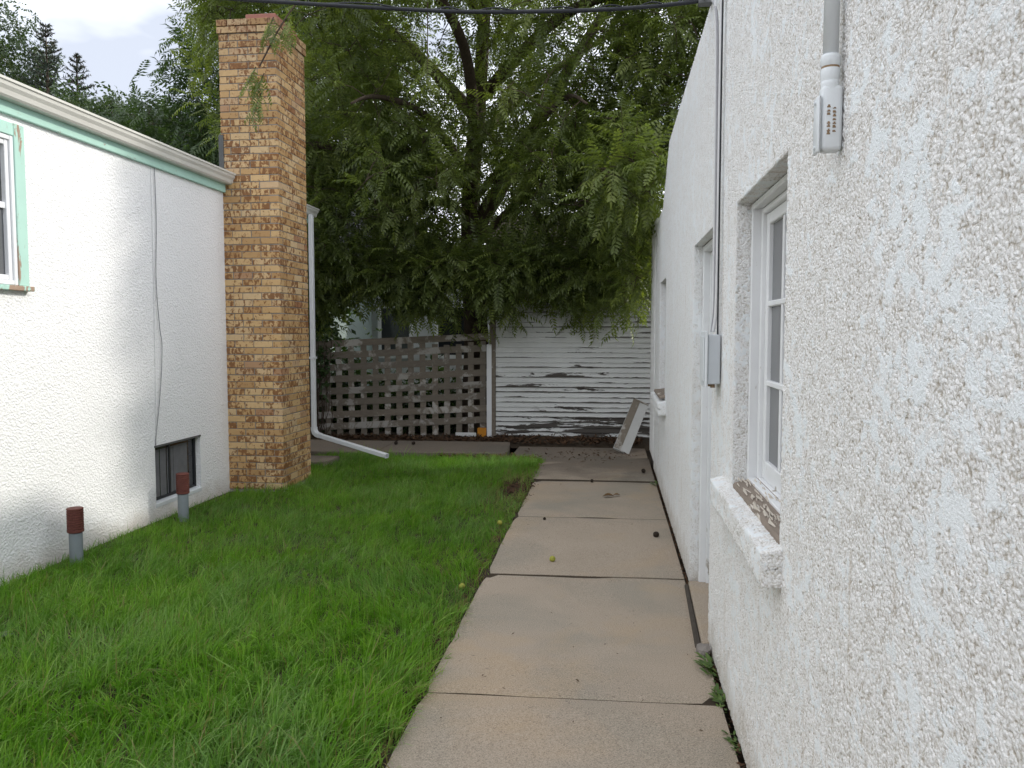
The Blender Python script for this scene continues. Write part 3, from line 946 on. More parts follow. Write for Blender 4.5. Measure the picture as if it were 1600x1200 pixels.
def bez(pts, n=10):
    pts = [Vector(p) for p in pts]; out = []
    P = [pts[0]] + pts + [pts[-1]]
    for i in range(1, len(P) - 2):
        for k in range(n):
            t = k / n
            a, b, c, d = P[i - 1], P[i], P[i + 1], P[i + 2]
            out.append(0.5 * ((2 * b) + (c - a) * t + (2 * a - 5 * b + 4 * c - d) * t * t + (3 * b - a - 3 * c + d) * t ** 3))
    out.append(pts[-1]); return out

cab = thing('overhead_cable', (0.47, 4.33, 3.25), 'thick black overhead service cable crossing the top of the view to the wall', 'cable')
line = bez([(-14, 4.6, 6.2), (-8, 4.45, 4.45), (-4, 4.36, 3.66), (-2.22, 4.34, 3.435), (-1.1, 4.33, 3.312), (-0.68, 4.33, 3.279), (-0.2, 4.33, 3.262), (0.135, 4.33, 3.263), (0.39, 4.32, 3.272), (0.47, 4.30, 3.275)], 10)
mb = MB(); mb.tube(line, 0.0105, 10); build('sheath', mb, 'cable_rubber', cab, smooth=True)
mb = MB()
mess = [Vector(p) + Vector((0, 0.004 + 0.013 * math.cos(i * 0.9), 0.012 + 0.011 * math.sin(i * 0.9))) for i, p in enumerate(line)]
mb.tube(mess, 0.004, 6); build('messenger_wire', mb, 'cable_rubber', cab, smooth=True)
mb = MB(); mb.box((0.43, 4.285, 3.25), (0.497, 4.335, 3.30)); mb.tube([(0.36, 4.322, 3.286), (0.45, 4.31, 3.283)], 0.011, 8)
build('wedge_clamp', mb, 'flashing_grey', cab, bevel=0.004)

def drop(name, pts, r, mat, label, grp):
    mb = MB(); mb.tube(bez(pts, 8), r, 8)
    return tag(build(name, mb, mat, smooth=True), label, 'wire', grp)
GW = 'wires running down the near wall'
drop('drop_wire', [(0.46, 4.30, 3.275), (0.462, 4.15, 3.225), (0.474, 3.98, 3.12), (0.478, 3.90, 2.98), (0.478, 3.86, 2.6), (0.478, 3.84, 2.1), (0.477, 3.83, 1.72), (0.466, 3.83, 1.575)], 0.0065, 'wire_grey', 'thick grey wire curving from the overhead cable down to the utility box', GW)
drop('drop_wire', [(0.479, 3.74, 3.4), (0.479, 3.77, 3.0), (0.479, 3.775, 2.5), (0.479, 3.77, 2.0), (0.478, 3.785, 1.68), (0.468, 3.80, 1.575)], 0.0075, 'wire_white', 'white painted cable nearest the camera dropping into the top of the utility box', GW)
drop('drop_wire', [(0.4815, 3.725, 3.4), (0.4815, 3.752, 3.0), (0.4815, 3.755, 2.4), (0.4815, 3.75, 1.9), (0.4815, 3.745, 1.60), (0.483, 3.742, 1.47)], 0.004, 'cable_rubber', 'thin black wire behind the white cable passing the side of the utility box', GW)
drop('drop_wire', [(0.474, 3.97, 3.15), (0.477, 3.93, 2.9), (0.477, 3.905, 2.4), (0.477, 3.90, 1.9), (0.473, 3.86, 1.64), (0.466, 3.86, 1.575)], 0.0045, 'wire_white', 'thin slack white wire farthest from the camera beside the door opening', GW)

# ------------------------------------------------------------------ left house
LX = -3.78
LH = thing('white_house', (LX, 6, 0), 'low white stucco house on the left with mint green trim and a brick chimney', 'house')
def wall_holes(mb, x, y0, y1, z0, z1, holes):
    yb_ = sorted({y0, y1, *[h[0] for h in holes], *[h[1] for h in holes]})
    zb_ = sorted({z0, z1, *[h[2] for h in holes], *[h[3] for h in holes]})
    for i in range(len(yb_) - 1):
        for j in range(len(zb_) - 1):
            a, b, c, d = yb_[i], yb_[i + 1], zb_[j], zb_[j + 1]
            if any(a >= h[0] - 1e-6 and b <= h[1] + 1e-6 and c >= h[2] - 1e-6 and d <= h[3] + 1e-6 for h in holes): continue
            mb.quad((x, a, c), (x, b, c), (x, b, d), (x, a, d))
BW = (6.21, 6.95, 0.135, 0.615)
UW = (3.55, 4.72, 1.90, 2.83)
mb = MB()
wall_holes(mb, LX, -3, 9.66, -0.1, 3.0, [BW, UW])
for h, dep in ((BW, 0.12), (UW, 0.06)):
    a, b, c, d = h
    mb.quad((LX, b, c), (LX - dep, b, c), (LX - dep, b, d), (LX, b, d))
    mb.quad((LX - dep, a, c), (LX, a, c), (LX, a, d), (LX - dep, a, d))
    mb.quad((LX - dep, a, d), (LX, a, d), (LX, b, d), (LX - dep, b, d))
    mb.quad((LX, a, c), (LX - dep, a, c), (LX - dep, b, c), (LX, b, c))
mb.quad((LX, 9.66, -0.1), (-13, 9.66, -0.1), (-13, 9.66, 3.0), (LX, 9.66, 3.0))
mb.quad((-13, -3, -0.1), (LX, -3, -0.1), (LX, -3, 3.0), (-13, -3, 3.0))
mb.quad((-13, 9.66, -0.1), (-13, -3, -0.1), (-13, -3, 3.0), (-13, 9.66, 3.0))
build('wall', mb, 'white_stucco', LH)
# sloped sill lip of basement window
mb = MB(); mb.prism([(LX - 0.10, 0.128), (LX + 0.004, 0.10), (LX + 0.004, 0.136), (LX - 0.10, 0.150)], 6.205, 6.955, 'y')
build('basement_sill', mb, 'white_metal', LH, bevel=0.004)
bwn = subthing('window', LH); bwn['label'] = 'dark basement window with grey curtains at grass level'
mb = MB()
x0, x1 = LX - 0.075, LX - 0.045
a, b, c, d = 6.212, 6.948, 0.147, 0.613
t = 0.018
mb.box((x0, a, c), (x1, a + t, d)); mb.box((x0, b - t, c), (x1, b, d)); mb.box((x0, a + t, d - t), (x1 - 0.001, b - t, d)); mb.box((x0, a + t, c), (x1 - 0.001, b - t, c + t)); mb.box((x0, 6.50, c + t), (x1 - 0.002, 6.525, d - t))
build('window_frame', mb, 'frame_black', bwn, bevel=0.002)
for ya, yb_ in ((a + t, 6.50), (6.525, b - t)):
    m2 = MB(); m2.box((x0 + 0.012, ya, c + t), (x0 + 0.016, yb_, d - t)); build('pane', m2, 'dark_glass', bwn)
m2 = MB(); n_ = 40
for k in range(n_):
    y0 = a + t + 0.01 + (0.58) * k / n_; y1 = a + t + 0.01 + 0.58 * (k + 1) / n_
    f = lambda y: x0 + 0.0175 + 0.0012 * math.sin(y * 55) + 0.0008 * math.sin(y * 121)
    m2.quad((f(y0), y0, c + t + 0.004), (f(y1), y1, c + t + 0.004), (f(y1), y1, d - t - 0.02), (f(y0), y0, d - t - 0.02))
build('curtain', m2, 'curtain_grey', bwn, smooth=True)
m2 = MB()
m2.box((LX - 0.03, a - 0.01, d - 0.002), (LX + 0.006, b + 0.008, d + 0.014)); build('lintel_strip', m2, 'flashing_grey', bwn)

# upper double-hung window
uw = subthing('window', LH); uw['label'] = 'white double hung window in flaking mint green casing'
a, b, c, d = UW
mb = MB()
xa, xb = LX + 0.001, LX + 0.028
mb.box((xa, b - 0.015, c - 0.03), (xb, b + 0.075, d + 0.06)); mb.box((xa, a - 0.075, c - 0.03), (xb, a + 0.015, d + 0.06))
mb.box((xa, a + 0.0155, d - 0.02), (xb - 0.002, b - 0.0155, d + 0.058))
build('casing', mb, 'mint_trim', uw, bevel=0.003, wear=lambda x, y, z: 0.15)
mb = MB(); mb.box((LX + 0.0, a - 0.09, c - 0.062), (LX + 0.05, b + 0.095, c - 0.031)); build('window_sill', mb, 'mint_trim', uw, bevel=0.004, wear=lambda x, y, z: 0.5)
mb = MB()
for i, (t, x0, x1) in enumerate(((0.03, LX - 0.02, LX + 0.02), (0.032, LX - 0.03, LX + 0.008))):
    o_ = 0.031 * i
    mb.box((x0, a + 0.015 + o_, c - 0.028 + o_), (x1, a + 0.015 + o_ + t, d - 0.021 - o_)); mb.box((x0, b - 0.015 - o_ - t, c - 0.028 + o_), (x1, b - 0.015 - o_, d - 0.021 - o_))
    mb.box((x0, a + 0.016 + o_ + t, d - 0.021 - o_ - t), (x1 - 0.001, b - 0.016 - o_ - t, d - 0.022 - o_)); mb.box((x0, a + 0.016 + o_ + t, c - 0.027 + o_), (x1 - 0.001, b - 0.016 - o_ - t, c - 0.028 + o_ + t))
build('storm_frame', mb, 'white_vinyl', uw, bevel=0.003)
mid = 2.37
mb = MB(); mb.box((LX - 0.035, a + 0.079, mid - 0.022), (LX + 0.0, b - 0.079, mid + 0.018)); build('meeting_rail', mb, 'white_vinyl', uw, bevel=0.003)
mb = MB(); mb.box((LX - 0.028, a + 0.078, mid + 0.018), (LX - 0.022, b - 0.078, d - 0.084)); build('pane', mb, 'screen_glass', uw)
mb = MB(); mb.box((LX - 0.022, a + 0.078, c + 0.035), (LX - 0.018, b - 0.078, mid - 0.022)); o = build('pane', mb, 'screen_mesh', uw); o['label'] = 'lower pane behind grey insect screen'

# fascia, soffit board, gutter, roof
mb = MB(); mb.box((LX + 0.002, -3, 2.935), (LX + 0.032, 7.497, 3.06)); build('fascia', mb, 'mint_paint', LH, bevel=0.003, wear=lambda x, y, z: 0.35 if z < 2.95 else 0.0)
mb = MB(); mb.box((LX + 0.002, 8.25, 2.935), (LX + 0.032, 9.68, 3.06)); build('fascia', mb, 'mint_paint', LH, bevel=0.003, wear=lambda x, y, z: 0.3)
def gutter(y0, y1):
    gx = LX + 0.033
    outer = [(0, 0), (0.055, 0), (0.068, 0.012), (0.076, 0.04), (0.092, 0.062), (0.096, 0.085), (0.106, 0.088), (0.106, 0.104), (0.097, 0.104)]
    inner = [(0.091, 0.094), (0.086, 0.064), (0.07, 0.042), (0.062, 0.016), (0.052, 0.006), (0.006, 0.006), (0.006, 0.104), (0, 0.104)]
    gz = 3.012
    return MB().prism([(gx + a_, gz + b_) for a_, b_ in outer + inner], y0, y1, 'y')
gt = build('gutter', gutter(-3, 7.56), 'gutter_paint', LH)
mb = MB(); mb.prism([(LX + 0.034 + a_, 3.013 + b_) for a_, b_ in [(0, 0), (0.055, 0), (0.068, 0.012), (0.076, 0.04), (0.092, 0.062), (0.096, 0.085), (0.104, 0.088), (0.104, 0.102), (0, 0.102)]], 7.561, 7.566, 'y'); build('gutter_cap', mb, 'gutter_paint', LH)
build('gutter', gutter(8.25, 9.75), 'gutter_paint', LH)
rf = MB()
# hipped-gable slab of shingle, pitch ~19 degrees
sl = math.tan(R(19))
xe, xr_ = LX + 0.06, -8.4
rf.quad((xe, -3.3, 3.118), (xe, 9.85, 3.118), (xr_, 9.85, 3.118 + (xe - xr_) * sl), (xr_, -3.3, 3.118 + (xe - xr_) * sl))
rf.quad((xr_, -3.3, 3.118 + (xe - xr_) * sl), (xr_, 9.85, 3.118 + (xe - xr_) * sl), (-13.1, 9.85, 3.118), (-13.1, -3.3, 3.118))
rf.quad((xe, 9.85, 3.10), (xe, -3.3, 3.10), (-13.1, -3.3, 3.10), (-13.1, 9.85, 3.10))
rf.quad((xe, -3.3, 3.10), (xe, 9.85, 3.10), (xe, 9.85, 3.118), (xe, -3.3, 3.118))
rf.tri((xe, 9.849, 3.1), (-13.1, 9.849, 3.1), (xr_, 9.849, 3.118 + (xe - xr_) * sl))
rf.tri((xe, -3.299, 3.1), (xr_, -3.299, 3.118 + (xe - xr_) * sl), (-13.1, -3.299, 3.1))
roof = build('roof', rf, 'dark_shingle', LH)
sh = MB()
for r in range(9):
    x1_ = xe + 0.012 - r * 0.13; x0_ = x1_ - 0.16
    zz = lambda x: 3.122 + (xe - x) * sl
    y = -1.0 + (r % 2) * 0.15
    while y < 9.7:
        j = random.uniform(-0.006, 0.006)
        sh.quad((x1_ + j, y, zz(x1_) + 0.008), (x1_ + j, y + 0.295, zz(x1_) + 0.008), (x0_, y + 0.295, zz(x0_)), (x0_, y, zz(x0_)))
        sh.quad((x1_ + j, y, zz(x1_) - 0.002), (x1_ + j, y + 0.295, zz(x1_) - 0.002), (x1_ + j, y + 0.295, zz(x1_) + 0.008), (x1_ + j, y, zz(x1_) + 0.008))
        y += 0.305
tag(build('shingles', sh, 'dark_shingle', roof), kind='stuff')
# downspout at the far corner
dsx, dsy = -3.66, 9.50
mb = MB(); mb.box((dsx - 0.025, dsy - 0.035, 0.36), (dsx + 0.025, dsy + 0.035, 3.012))
ds = build('downspout', mb, 'white_vinyl', LH, bevel=0.008)
P0, P1 = Vector((dsx, dsy, 0.34)), Vector((-2.62, 9.12, 0.115))
def rect_tube(mb, pts, w, h):
    pts = [Vector(p) for p in pts]; i0 = len(mb.v)
    for k, p in enumerate(pts):
        t = (pts[min(k + 1, len(pts) - 1)] - pts[max(k - 1, 0)]).normalized()
        side = Vector((0.34, 0.94, 0)).normalized(); side = (side - t * side.dot(t)).normalized(); up = t.cross(side).normalized()
        for a_, b_ in ((-1, -1), (1, -1), (1, 1), (-1, 1)):
            mb.v.append(tuple(p + side * a_ * w + up * b_ * h))
    for k in range(len(pts) - 1):
        for j in range(4):
            mb.f.append((i0 + k * 4 + j, i0 + k * 4 + (j + 1) % 4, i0 + k * 4 + 4 + (j + 1) % 4, i0 + k * 4 + 4 + j))
    return mb
mb = MB(); rect_tube(mb, [(dsx, dsy, 0.40), (dsx, dsy, 0.37), (dsx + 0.012, dsy - 0.004, 0.335), (dsx + 0.045, dsy - 0.016, 0.31), (dsx + 0.10, dsy - 0.036, 0.295)], 0.037, 0.028)
build('elbow', mb, 'white_vinyl', ds, bevel=0.006)
mb = MB(); rect_tube(mb, [(dsx + 0.085, dsy - 0.03, 0.298), P1], 0.033, 0.0255); build('extension', mb, 'white_vinyl', ds, bevel=0.006)
mb = MB(); mb.box((dsx - 0.034, dsy - 0.046, 1.25), (dsx + 0.034, dsy + 0.046, 1.275)); build('strap', mb, 'white_vinyl', ds)

# wires on the left wall
mb = MB(); mb.tube(bez([(LX + 0.012, 6.30, 2.95), (LX + 0.010, 6.31, 2.5), (LX + 0.012, 6.28, 2.0), (LX + 0.014, 6.31, 1.62), (LX + 0.012, 6.34, 1.45), (LX + 0.012, 6.30, 1.1), (LX + 0.010, 6.22, 0.72), (LX + 0.006, 6.21, 0.63)], 10), 0.0035, 6)
tag(build('wall_wire', mb, 'wire_grey', smooth=True), 'thin dark wire hanging down the left white wall to the basement window', 'wire', 'wires on the left wall')
mb = MB(); mb.tube(bez([(LX + 0.007, 6.255, 2.93), (LX + 0.007, 6.25, 2.0), (LX + 0.008, 6.235, 1.3), (LX + 0.007, 6.22, 0.63)], 8), 0.0022, 6)
tag(build('wall_wire', mb, 'wire_white', smooth=True), 'fainter pale wire just left of the dark wire on the left white wall', 'wire', 'wires on the left wall')

# ------------------------------------------------------------------ chimney
CH = subthing('chimney', LH)
CX0, CX1, CY0, CY1 = -3.795, -3.21, 7.505, 8.225
course = 0.0672; ncourse = 68
mj = 0.0085
mb = MB(); mb.box((CX0 + 0.008, CY0 + 0.006, -0.1), (CX1 - 0.006, CY1 - 0.006, 0.012 + ncourse * course - 0.004))
build('mortar', mb, 'mortar', CH)
mb = MB(); mb.box((CX0 - 0.01, CY0 - 0.012, -0.1), (CX1 + 0.015, CY1 + 0.02, 0.0)); build('footing', mb, 'mortar', CH, bevel=0.01)
BR = {}
def brick_mesh(sx, sy, sz):
    k = (round(sx, 4), round(sy, 4), round(sz, 4))
    if k not in BR:
        bm = bmesh.new(); bmesh.ops.create_cube(bm, size=1)
        for v in bm.verts: v.co = Vector((v.co.x * sx, v.co.y * sy, v.co.z * sz))
        bmesh.ops.bevel(bm, geom=bm.edges[:], offset=0.0025, segments=1, affect='EDGES')
        me = bpy.data.meshes.new('brick'); bm.to_mesh(me); bm.free()
        me.materials.append(M['buff_brick'])
        BR[k] = me
    return BR[k]
front, rest = [], []
bh = course - mj
for k in range(ncourse):
    z = 0.012 + k * course + course / 2
    cap = k >= ncourse - 2
    e = 0.014 if cap else 0.0
    xa, xb, ya, yb_ = CX0 - e, CX1 + e, CY0 - e, CY1 + e
    Wd, Ld = xb - xa, yb_ - ya
    dpt = 0.092
    # front: course A full stretchers, course B starts with a header at the corner
    unit = Wd / 3
    fr = [(xb - unit * (i + 1), xb - unit * i) for i in range(3)] if k % 2 == 0 else [(xb - dpt, xb), (xb - dpt - unit, xb - dpt), (xb - dpt - 2 * unit, xb - dpt - unit), (xa, xb - dpt - 2 * unit)]
    sy = ya + dpt if k % 2 == 0 else ya
    nside = 3.5 if k % 2 == 0 else 4
    us_ = (yb_ - sy) / nside
    sd = []
    y = sy
    while y < yb_ - 0.02:
        sd.append((y, min(y + us_, yb_))); y += us_
    for i, (p, q_) in enumerate(fr):
        if k % 2 == 1 and i == 0: continue
        front.append(((p + q_) / 2, ya + dpt / 2, z, q_ - p - mj, dpt, bh))
    for i, (p, q_) in enumerate(sd):
        (front if False else rest).append((xb - dpt / 2, (p + q_) / 2, z, dpt - 0.0005, q_ - p - mj, bh))
    if z > 3.0:
        lf = []
        y = ya + dpt if k % 2 == 0 else ya + 0.1
        while y < yb_ - 0.02:
            lf.append((y, min(y + 0.19, yb_))); y += 0.19
        for p, q_ in lf: rest.append((xa + dpt / 2, (p + q_) / 2, z, dpt - 0.001, q_ - p - mj, bh))
    for i in range(2):
        p = xa + dpt + 0.002 + i * 0.2; q_ = min(p + 0.2, xb - dpt - 0.002)
        rest.append(((p + q_) / 2, yb_ - dpt / 2, z, q_ - p - mj, dpt - 0.001, bh))
rest.sort(key=lambda b_: (abs(b_[0] - (CX1 - 0.046)) > 0.03, b_[1] > 8.3, b_[1] - CY0))
singles = front + rest[:max(0, 298 - len(front))]
mass = rest[max(0, 298 - len(front)):]
bb = Vector(BASE[CH])
for x, y, z, sx, sy, sz in singles:
    o = bpy.data.objects.new('brick', brick_mesh(sx, sy, sz)); COL.objects.link(o)
    o.parent = CH
    o.location = Vector((x, y, z)) - bb + Vector((random.uniform(-1, 1), random.uniform(-1, 1), random.uniform(-1, 1))) * 0.0012
    o.rotation_euler.z = random.uniform(-0.004, 0.004)
ms = MB()
for x, y, z, sx, sy, sz in mass:
    me = brick_mesh(sx, sy, sz); i0 = len(ms.v)
    j = [random.uniform(-0.0012, 0.0012) for _ in range(3)]
    ms.v += [(v.co.x + x + j[0], v.co.y + y + j[1], v.co.z + z + j[2]) for v in me.vertices]
    ms.f += [tuple(i0 + i for i in p.vertices) for p in me.polygons]
tag(build('brickwork', ms, 'buff_brick', CH), kind='stuff')
zc = 0.012 + ncourse * course
fl_ = MB(); fl_.box((-3.54, 7.56, zc - 0.1), (-3.235, 7.60, zc + 0.062)); fl_.box((-3.54, 8.06, zc - 0.1), (-3.235, 8.10, zc + 0.062)); fl_.box((-3.54, 7.6005, zc - 0.1), (-3.50, 8.0595, zc + 0.06)); fl_.box((-3.275, 7.6005, zc - 0.1), (-3.235, 8.0595, zc + 0.06))
build('flue_tile', fl_, 'terracotta', CH, bevel=0.006)
mb = MB(); mb.box((CX0 - 0.004, 7.53, 3.13), (CX0 + 0.04, 8.2, 3.50)); mb.box((CX0 - 0.012, 7.492, 3.13), (CX0 + 0.035, 7.503, 3.49)); build('flashing', mb, 'flashing_grey', CH)

# ------------------------------------------------------------------ vent pipes on the lawn
GP = 'capped vent pipes on the lawn'
def vent(x, y, h, label):
    t = thing('vent_pipe', (x, y, 0), label, 'vent pipe', GP)
    r = 0.043
    mb = MB(); mb.lathe((x, y, -0.02), [(r, 0), (r, h * 0.55), (r, h * 0.57)], 24); build('pipe', mb, 'pipe_grey', t, smooth=True)
    z0 = h * 0.53
    prof = [(r + 0.004, 0), (r + 0.009, 0.003)]
    n = 9; hh = h - z0 - 0.02
    for k in range(n):
        za = 0.012 + hh * 0.86 * k / n; zb_ = 0.012 + hh * 0.86 * (k + 1) / n
        prof += [(r + 0.010, za + 0.001), (r + 0.010, za + (zb_ - za) * 0.62), (r + 0.0045, za + (zb_ - za) * 0.68), (r + 0.0045, zb_ - 0.001)]
    prof += [(r + 0.010, 0.014 + hh * 0.86), (r + 0.010, hh - 0.003), (r + 0.005, hh)]
    mb = MB(); mb.lathe((x, y, z0), prof, 28); o = build('cap', mb, 'cap_oxide', t)
    return t
vent(-3.62, 4.97, 0.40, 'nearer grey vent pipe with a rust red ribbed cap, standing clear of the window')
vent(-3.575, 6.27, 0.41, 'farther grey vent pipe with a rust red ribbed cap, in front of the basement window')

# ------------------------------------------------------------------ lattice fence, post, shed
LF = thing('lattice_fence', (-3.1, 11.55, 0), 'weathered grey wooden lattice fence panel behind the cross walkway', 'fence')
ang = math.atan2(11.76 - 11.40, 2.5)
ux = Vector((math.cos(ang), math.sin(ang), 0)); un = Vector((math.sin(ang), -math.cos(ang), 0))
LO = Vector((-4.42, 11.40, 0))
Lw = 2.62
def slat(o, d1, l, w, t, nrm):
    """board from o along d1; w is across, t is thickness towards nrm"""
    d1 = d1.normalized(); d2 = nrm.cross(d1).normalized()
    mb = MB(); i0 = 0
    for a_ in (0, l):
        for b_ in (-w / 2, w / 2):
            for c_ in (0, t):
                mb.v.append(tuple(o + d1 * a_ + d2 * b_ + nrm * c_))
    mb.f = [(0, 1, 3, 2), (4, 6, 7, 5), (0, 4, 5, 1), (2, 3, 7, 6), (0, 2, 6, 4), (1, 5, 7, 3)]
    return mb
for k in range(15):
    s_ = 0.06 + k * 0.1775
    o = LO + ux * s_ + Vector((0, 0, 0.02))
    build('upright_slat', slat(o, Vector((random.uniform(-.008, .008), 0, 1)), 1.40 + 0.03 * math.sin(k), 0.088, 0.012, un), 'weathered_slat', LF, bevel=0.0015)
tilt = 0.045
for k in range(8):
    z = 0.165 + k * 0.1755
    d = (ux + Vector((0, 0, tilt + random.uniform(-0.006, 0.006)))).normalized()
    o = LO + un * 0.013 + Vector((0, 0, z)) + ux * random.uniform(-0.02, 0.05)
    build('cross_slat', slat(o, d, Lw - 0.02, 0.098, 0.012, un), 'weathered_slat', LF, bevel=0.0015)
mb = MB(); p = LO - ux * 0.06
mb.box((p.x - 0.045, p.y - 0.02, -0.05), (p.x + 0.045, p.y + 0.07, 1.45)); build('end_post', mb, 'weathered_slat', LF, bevel=0.004)
PP = LO + ux * (Lw + 0.03)
mb = MB(); mb.box((PP.x + 0.045, PP.y - 0.005, -0.05), (PP.x + 0.11, PP.y + 0.07, 1.5)); build('end_post', mb, 'weathered_slat', LF, bevel=0.004)
mb = MB(); mb.box((PP.x - 0.038, PP.y - 0.075, -0.02), (PP.x + 0.038, PP.y - 0.008, 1.40))
tag(build('white_post', mb, 'white_vinyl', bevel=0.008), 'slim white post between the lattice fence and the shed', 'post')
mb = MB(); mb.box((PP.x - 0.175, PP.y - 0.09, 0.02), (PP.x - 0.045, PP.y - 0.035, 0.155))
tag(build('orange_block', mb, 'orange_paint', bevel=0.006), 'small orange yellow block on the ground at the foot of the white post', 'block')
mb = MB(); mb.box((PP.x - 0.50, PP.y - 0.13, 0.03), (PP.x - 0.19, PP.y - 0.10, 0.085))
tag(build('white_strip', mb, 'white_plastic', bevel=0.004), 'short white strip lying at the lattice foot beside the orange block', 'scrap')

SH = thing('shed', (-0.6, 11.75, 0), 'white clapboard shed with badly peeling paint at the end of the path', 'shed')
SY = 11.74
exp_ = 0.0735
nb_ = 29
SX0, SX1 = -1.70, 0.52
mb = MB(); mb.box((SX0 + 0.01, SY + 0.012, -0.1), (SX1 + 2.5, SY + 3.2, 2.05)); build('frame', mb, 'interior_dark', SH)
for k in range(nb_):
    z0 = 0.03 + k * exp_
    z1 = z0 + exp_ + 0.012
    sag = random.uniform(-0.002, 0.002)
    y_out = SY - 0.012
    mb = MB()
    nx = 40
    for i in range(nx + 1):
        x = SX0 + (SX1 - SX0 + 1.3) * i / nx
        jz = 0.0025 * hnoise(x, k, 3.0, 1.1) + sag
        jy = 0.002 * hnoise(x, k, 2.0, 6.1)
        mb.v += [(x, y_out + jy, z0 + jz), (x, y_out + jy, z0 + 0.004 + jz), (x, y_out + jy + 0.005, z0 + 0.02 + jz), (x, SY + 0.008, z1), (x, SY + 0.011, z0 + jz)]
    for i in range(nx):
        q = i * 5
        mb.f += [(q, q + 5, q + 6, q + 1), (q + 1, q + 6, q + 7, q + 2), (q + 2, q + 7, q + 8, q + 3), (q + 4, q + 9, q + 5, q)]
    wl = random.uniform(0.25, 0.95)
    wk = random.choice([-0.15, -0.1, 0.0, 0.15])
    if k < 2: wk = 0.72
    elif k in (2, 3): wk = 0.42
    elif k in (5, 12): wk = 0.38
    build('clapboard', mb, 'clapboard_paint', SH, wear=lambda x, y, z: wk + (wl if z < z0 + 0.009 else 0.0))
mb = MB(); mb.box((SX0 - 0.09, SY - 0.03, 0.0), (SX0 - 0.002, SY + 0.06, 2.1)); build('corner_board', mb, 'weathered_slat', SH, bevel=0.004)
# shed roof: rises away from the eave
ez, ey, pit = 2.12, SY - 0.22, R(31)
rx0, rx1 = SX0 - 0.25, 4.0
def rp(x, s_, h=0): return (x, ey + s_ * math.cos(pit) - h * math.sin(pit), ez + s_ * math.sin(pit) + h * math.cos(pit))
RL = 2.9
mb = MB(); i0 = 0
mb.quad(rp(rx0, 0), rp(rx1, 0), rp(rx1, RL), rp(rx0, RL)); mb.quad(rp(rx0, 0, -0.05), rp(rx0, RL, -0.05), rp(rx1, RL, -0.05), rp(rx1, 0, -0.05)); mb.quad(rp(rx0, 0, -0.05), rp(rx1, 0, -0.05), rp(rx1, 0), rp(rx0, 0)); mb.quad(rp(rx0, RL, -0.05), rp(rx0, 0, -0.05), rp(rx0, 0), rp(rx0, RL))
pk = rp(0, RL)
mb.quad((rx0, pk[1], pk[2]), (rx1, pk[1], pk[2]), (rx1, pk[1] + 2.5, pk[2] - 1.5), (rx0, pk[1] + 2.5, pk[2] - 1.5))
sr = build('roof', mb, 'shingle', SH)
mb = MB()
r = 0; s_ = -0.02
while s_ < RL - 0.05:
    x = rx0 - random.uniform(0, 0.2)
    while x < rx1:
        w_ = random.uniform(0.11, 0.24); j = random.uniform(-0.012, 0.012)
        mb.quad(rp(x, s_ + j, 0.016), rp(x + w_ - 0.008, s_ + j, 0.016), rp(x + w_ - 0.008, s_ + 0.15, 0.004), rp(x, s_ + 0.15, 0.004))
        mb.quad(rp(x, s_ + j, 0.004), rp(x + w_ - 0.008, s_ + j, 0.004), rp(x + w_ - 0.008, s_ + j, 0.016), rp(x, s_ + j, 0.016))
        x += w_
    s_ += 0.125
tag(build('shingles', mb, 'shingle', sr), kind='stuff')

# leaning board in front of the shed
LB_ = thing('leaning_panel', (0.26, 10.6, 0), 'short broken plank of peeling white paint leaning against the shed corner', 'panel')
A = Vector((0.13, 10.52, 0.0)); Bp = Vector((0.40, 11.05, 0.60))
d1 = (Bp - A).normalized(); nrm = d1.cross(Vector((1, 0.25, 0))).normalized()
if nrm.y > 0: nrm = -nrm
d2 = nrm.cross(d1).normalized()
def pl(mb, a0, a1, w0, w1, t0, t1):
    i0 = len(mb.v)
    for a_ in (a0, a1):
        for w_ in (w0, w1):
            for t_ in (t0, t1):
                mb.v.append(tuple(A + d1 * a_ + d2 * w_ + nrm * t_))
    mb.f += [tuple(i0 + q for q in f) for f in ((0, 1, 3, 2), (4, 6, 7, 5), (0, 4, 5, 1), (2, 3, 7, 6), (0, 2, 6, 4), (1, 5, 7, 3))]
Lp = (Bp - A).length
PSG = -1 if d2.x > 0 else 1
mb = MB(); pl(mb, 0, Lp, -0.11, 0.11, 0, 0.04); build('board', mb, 'panel_paint', LB_, bevel=0.004, wear=lambda x, y, z: 0.1)
mb = MB(); pl(mb, 0.01, Lp - 0.01, PSG * 0.105, PSG * 0.01, 0.0405, 0.046); build('bare_strip', mb, 'weathered_slat', LB_, bevel=0.002)
mb = MB(); pl(mb, Lp - 0.012, Lp + 0.012, -0.11, 0.11, -0.004, 0.05); build('end_rail', mb, 'weathered_slat', LB_, bevel=0.003)

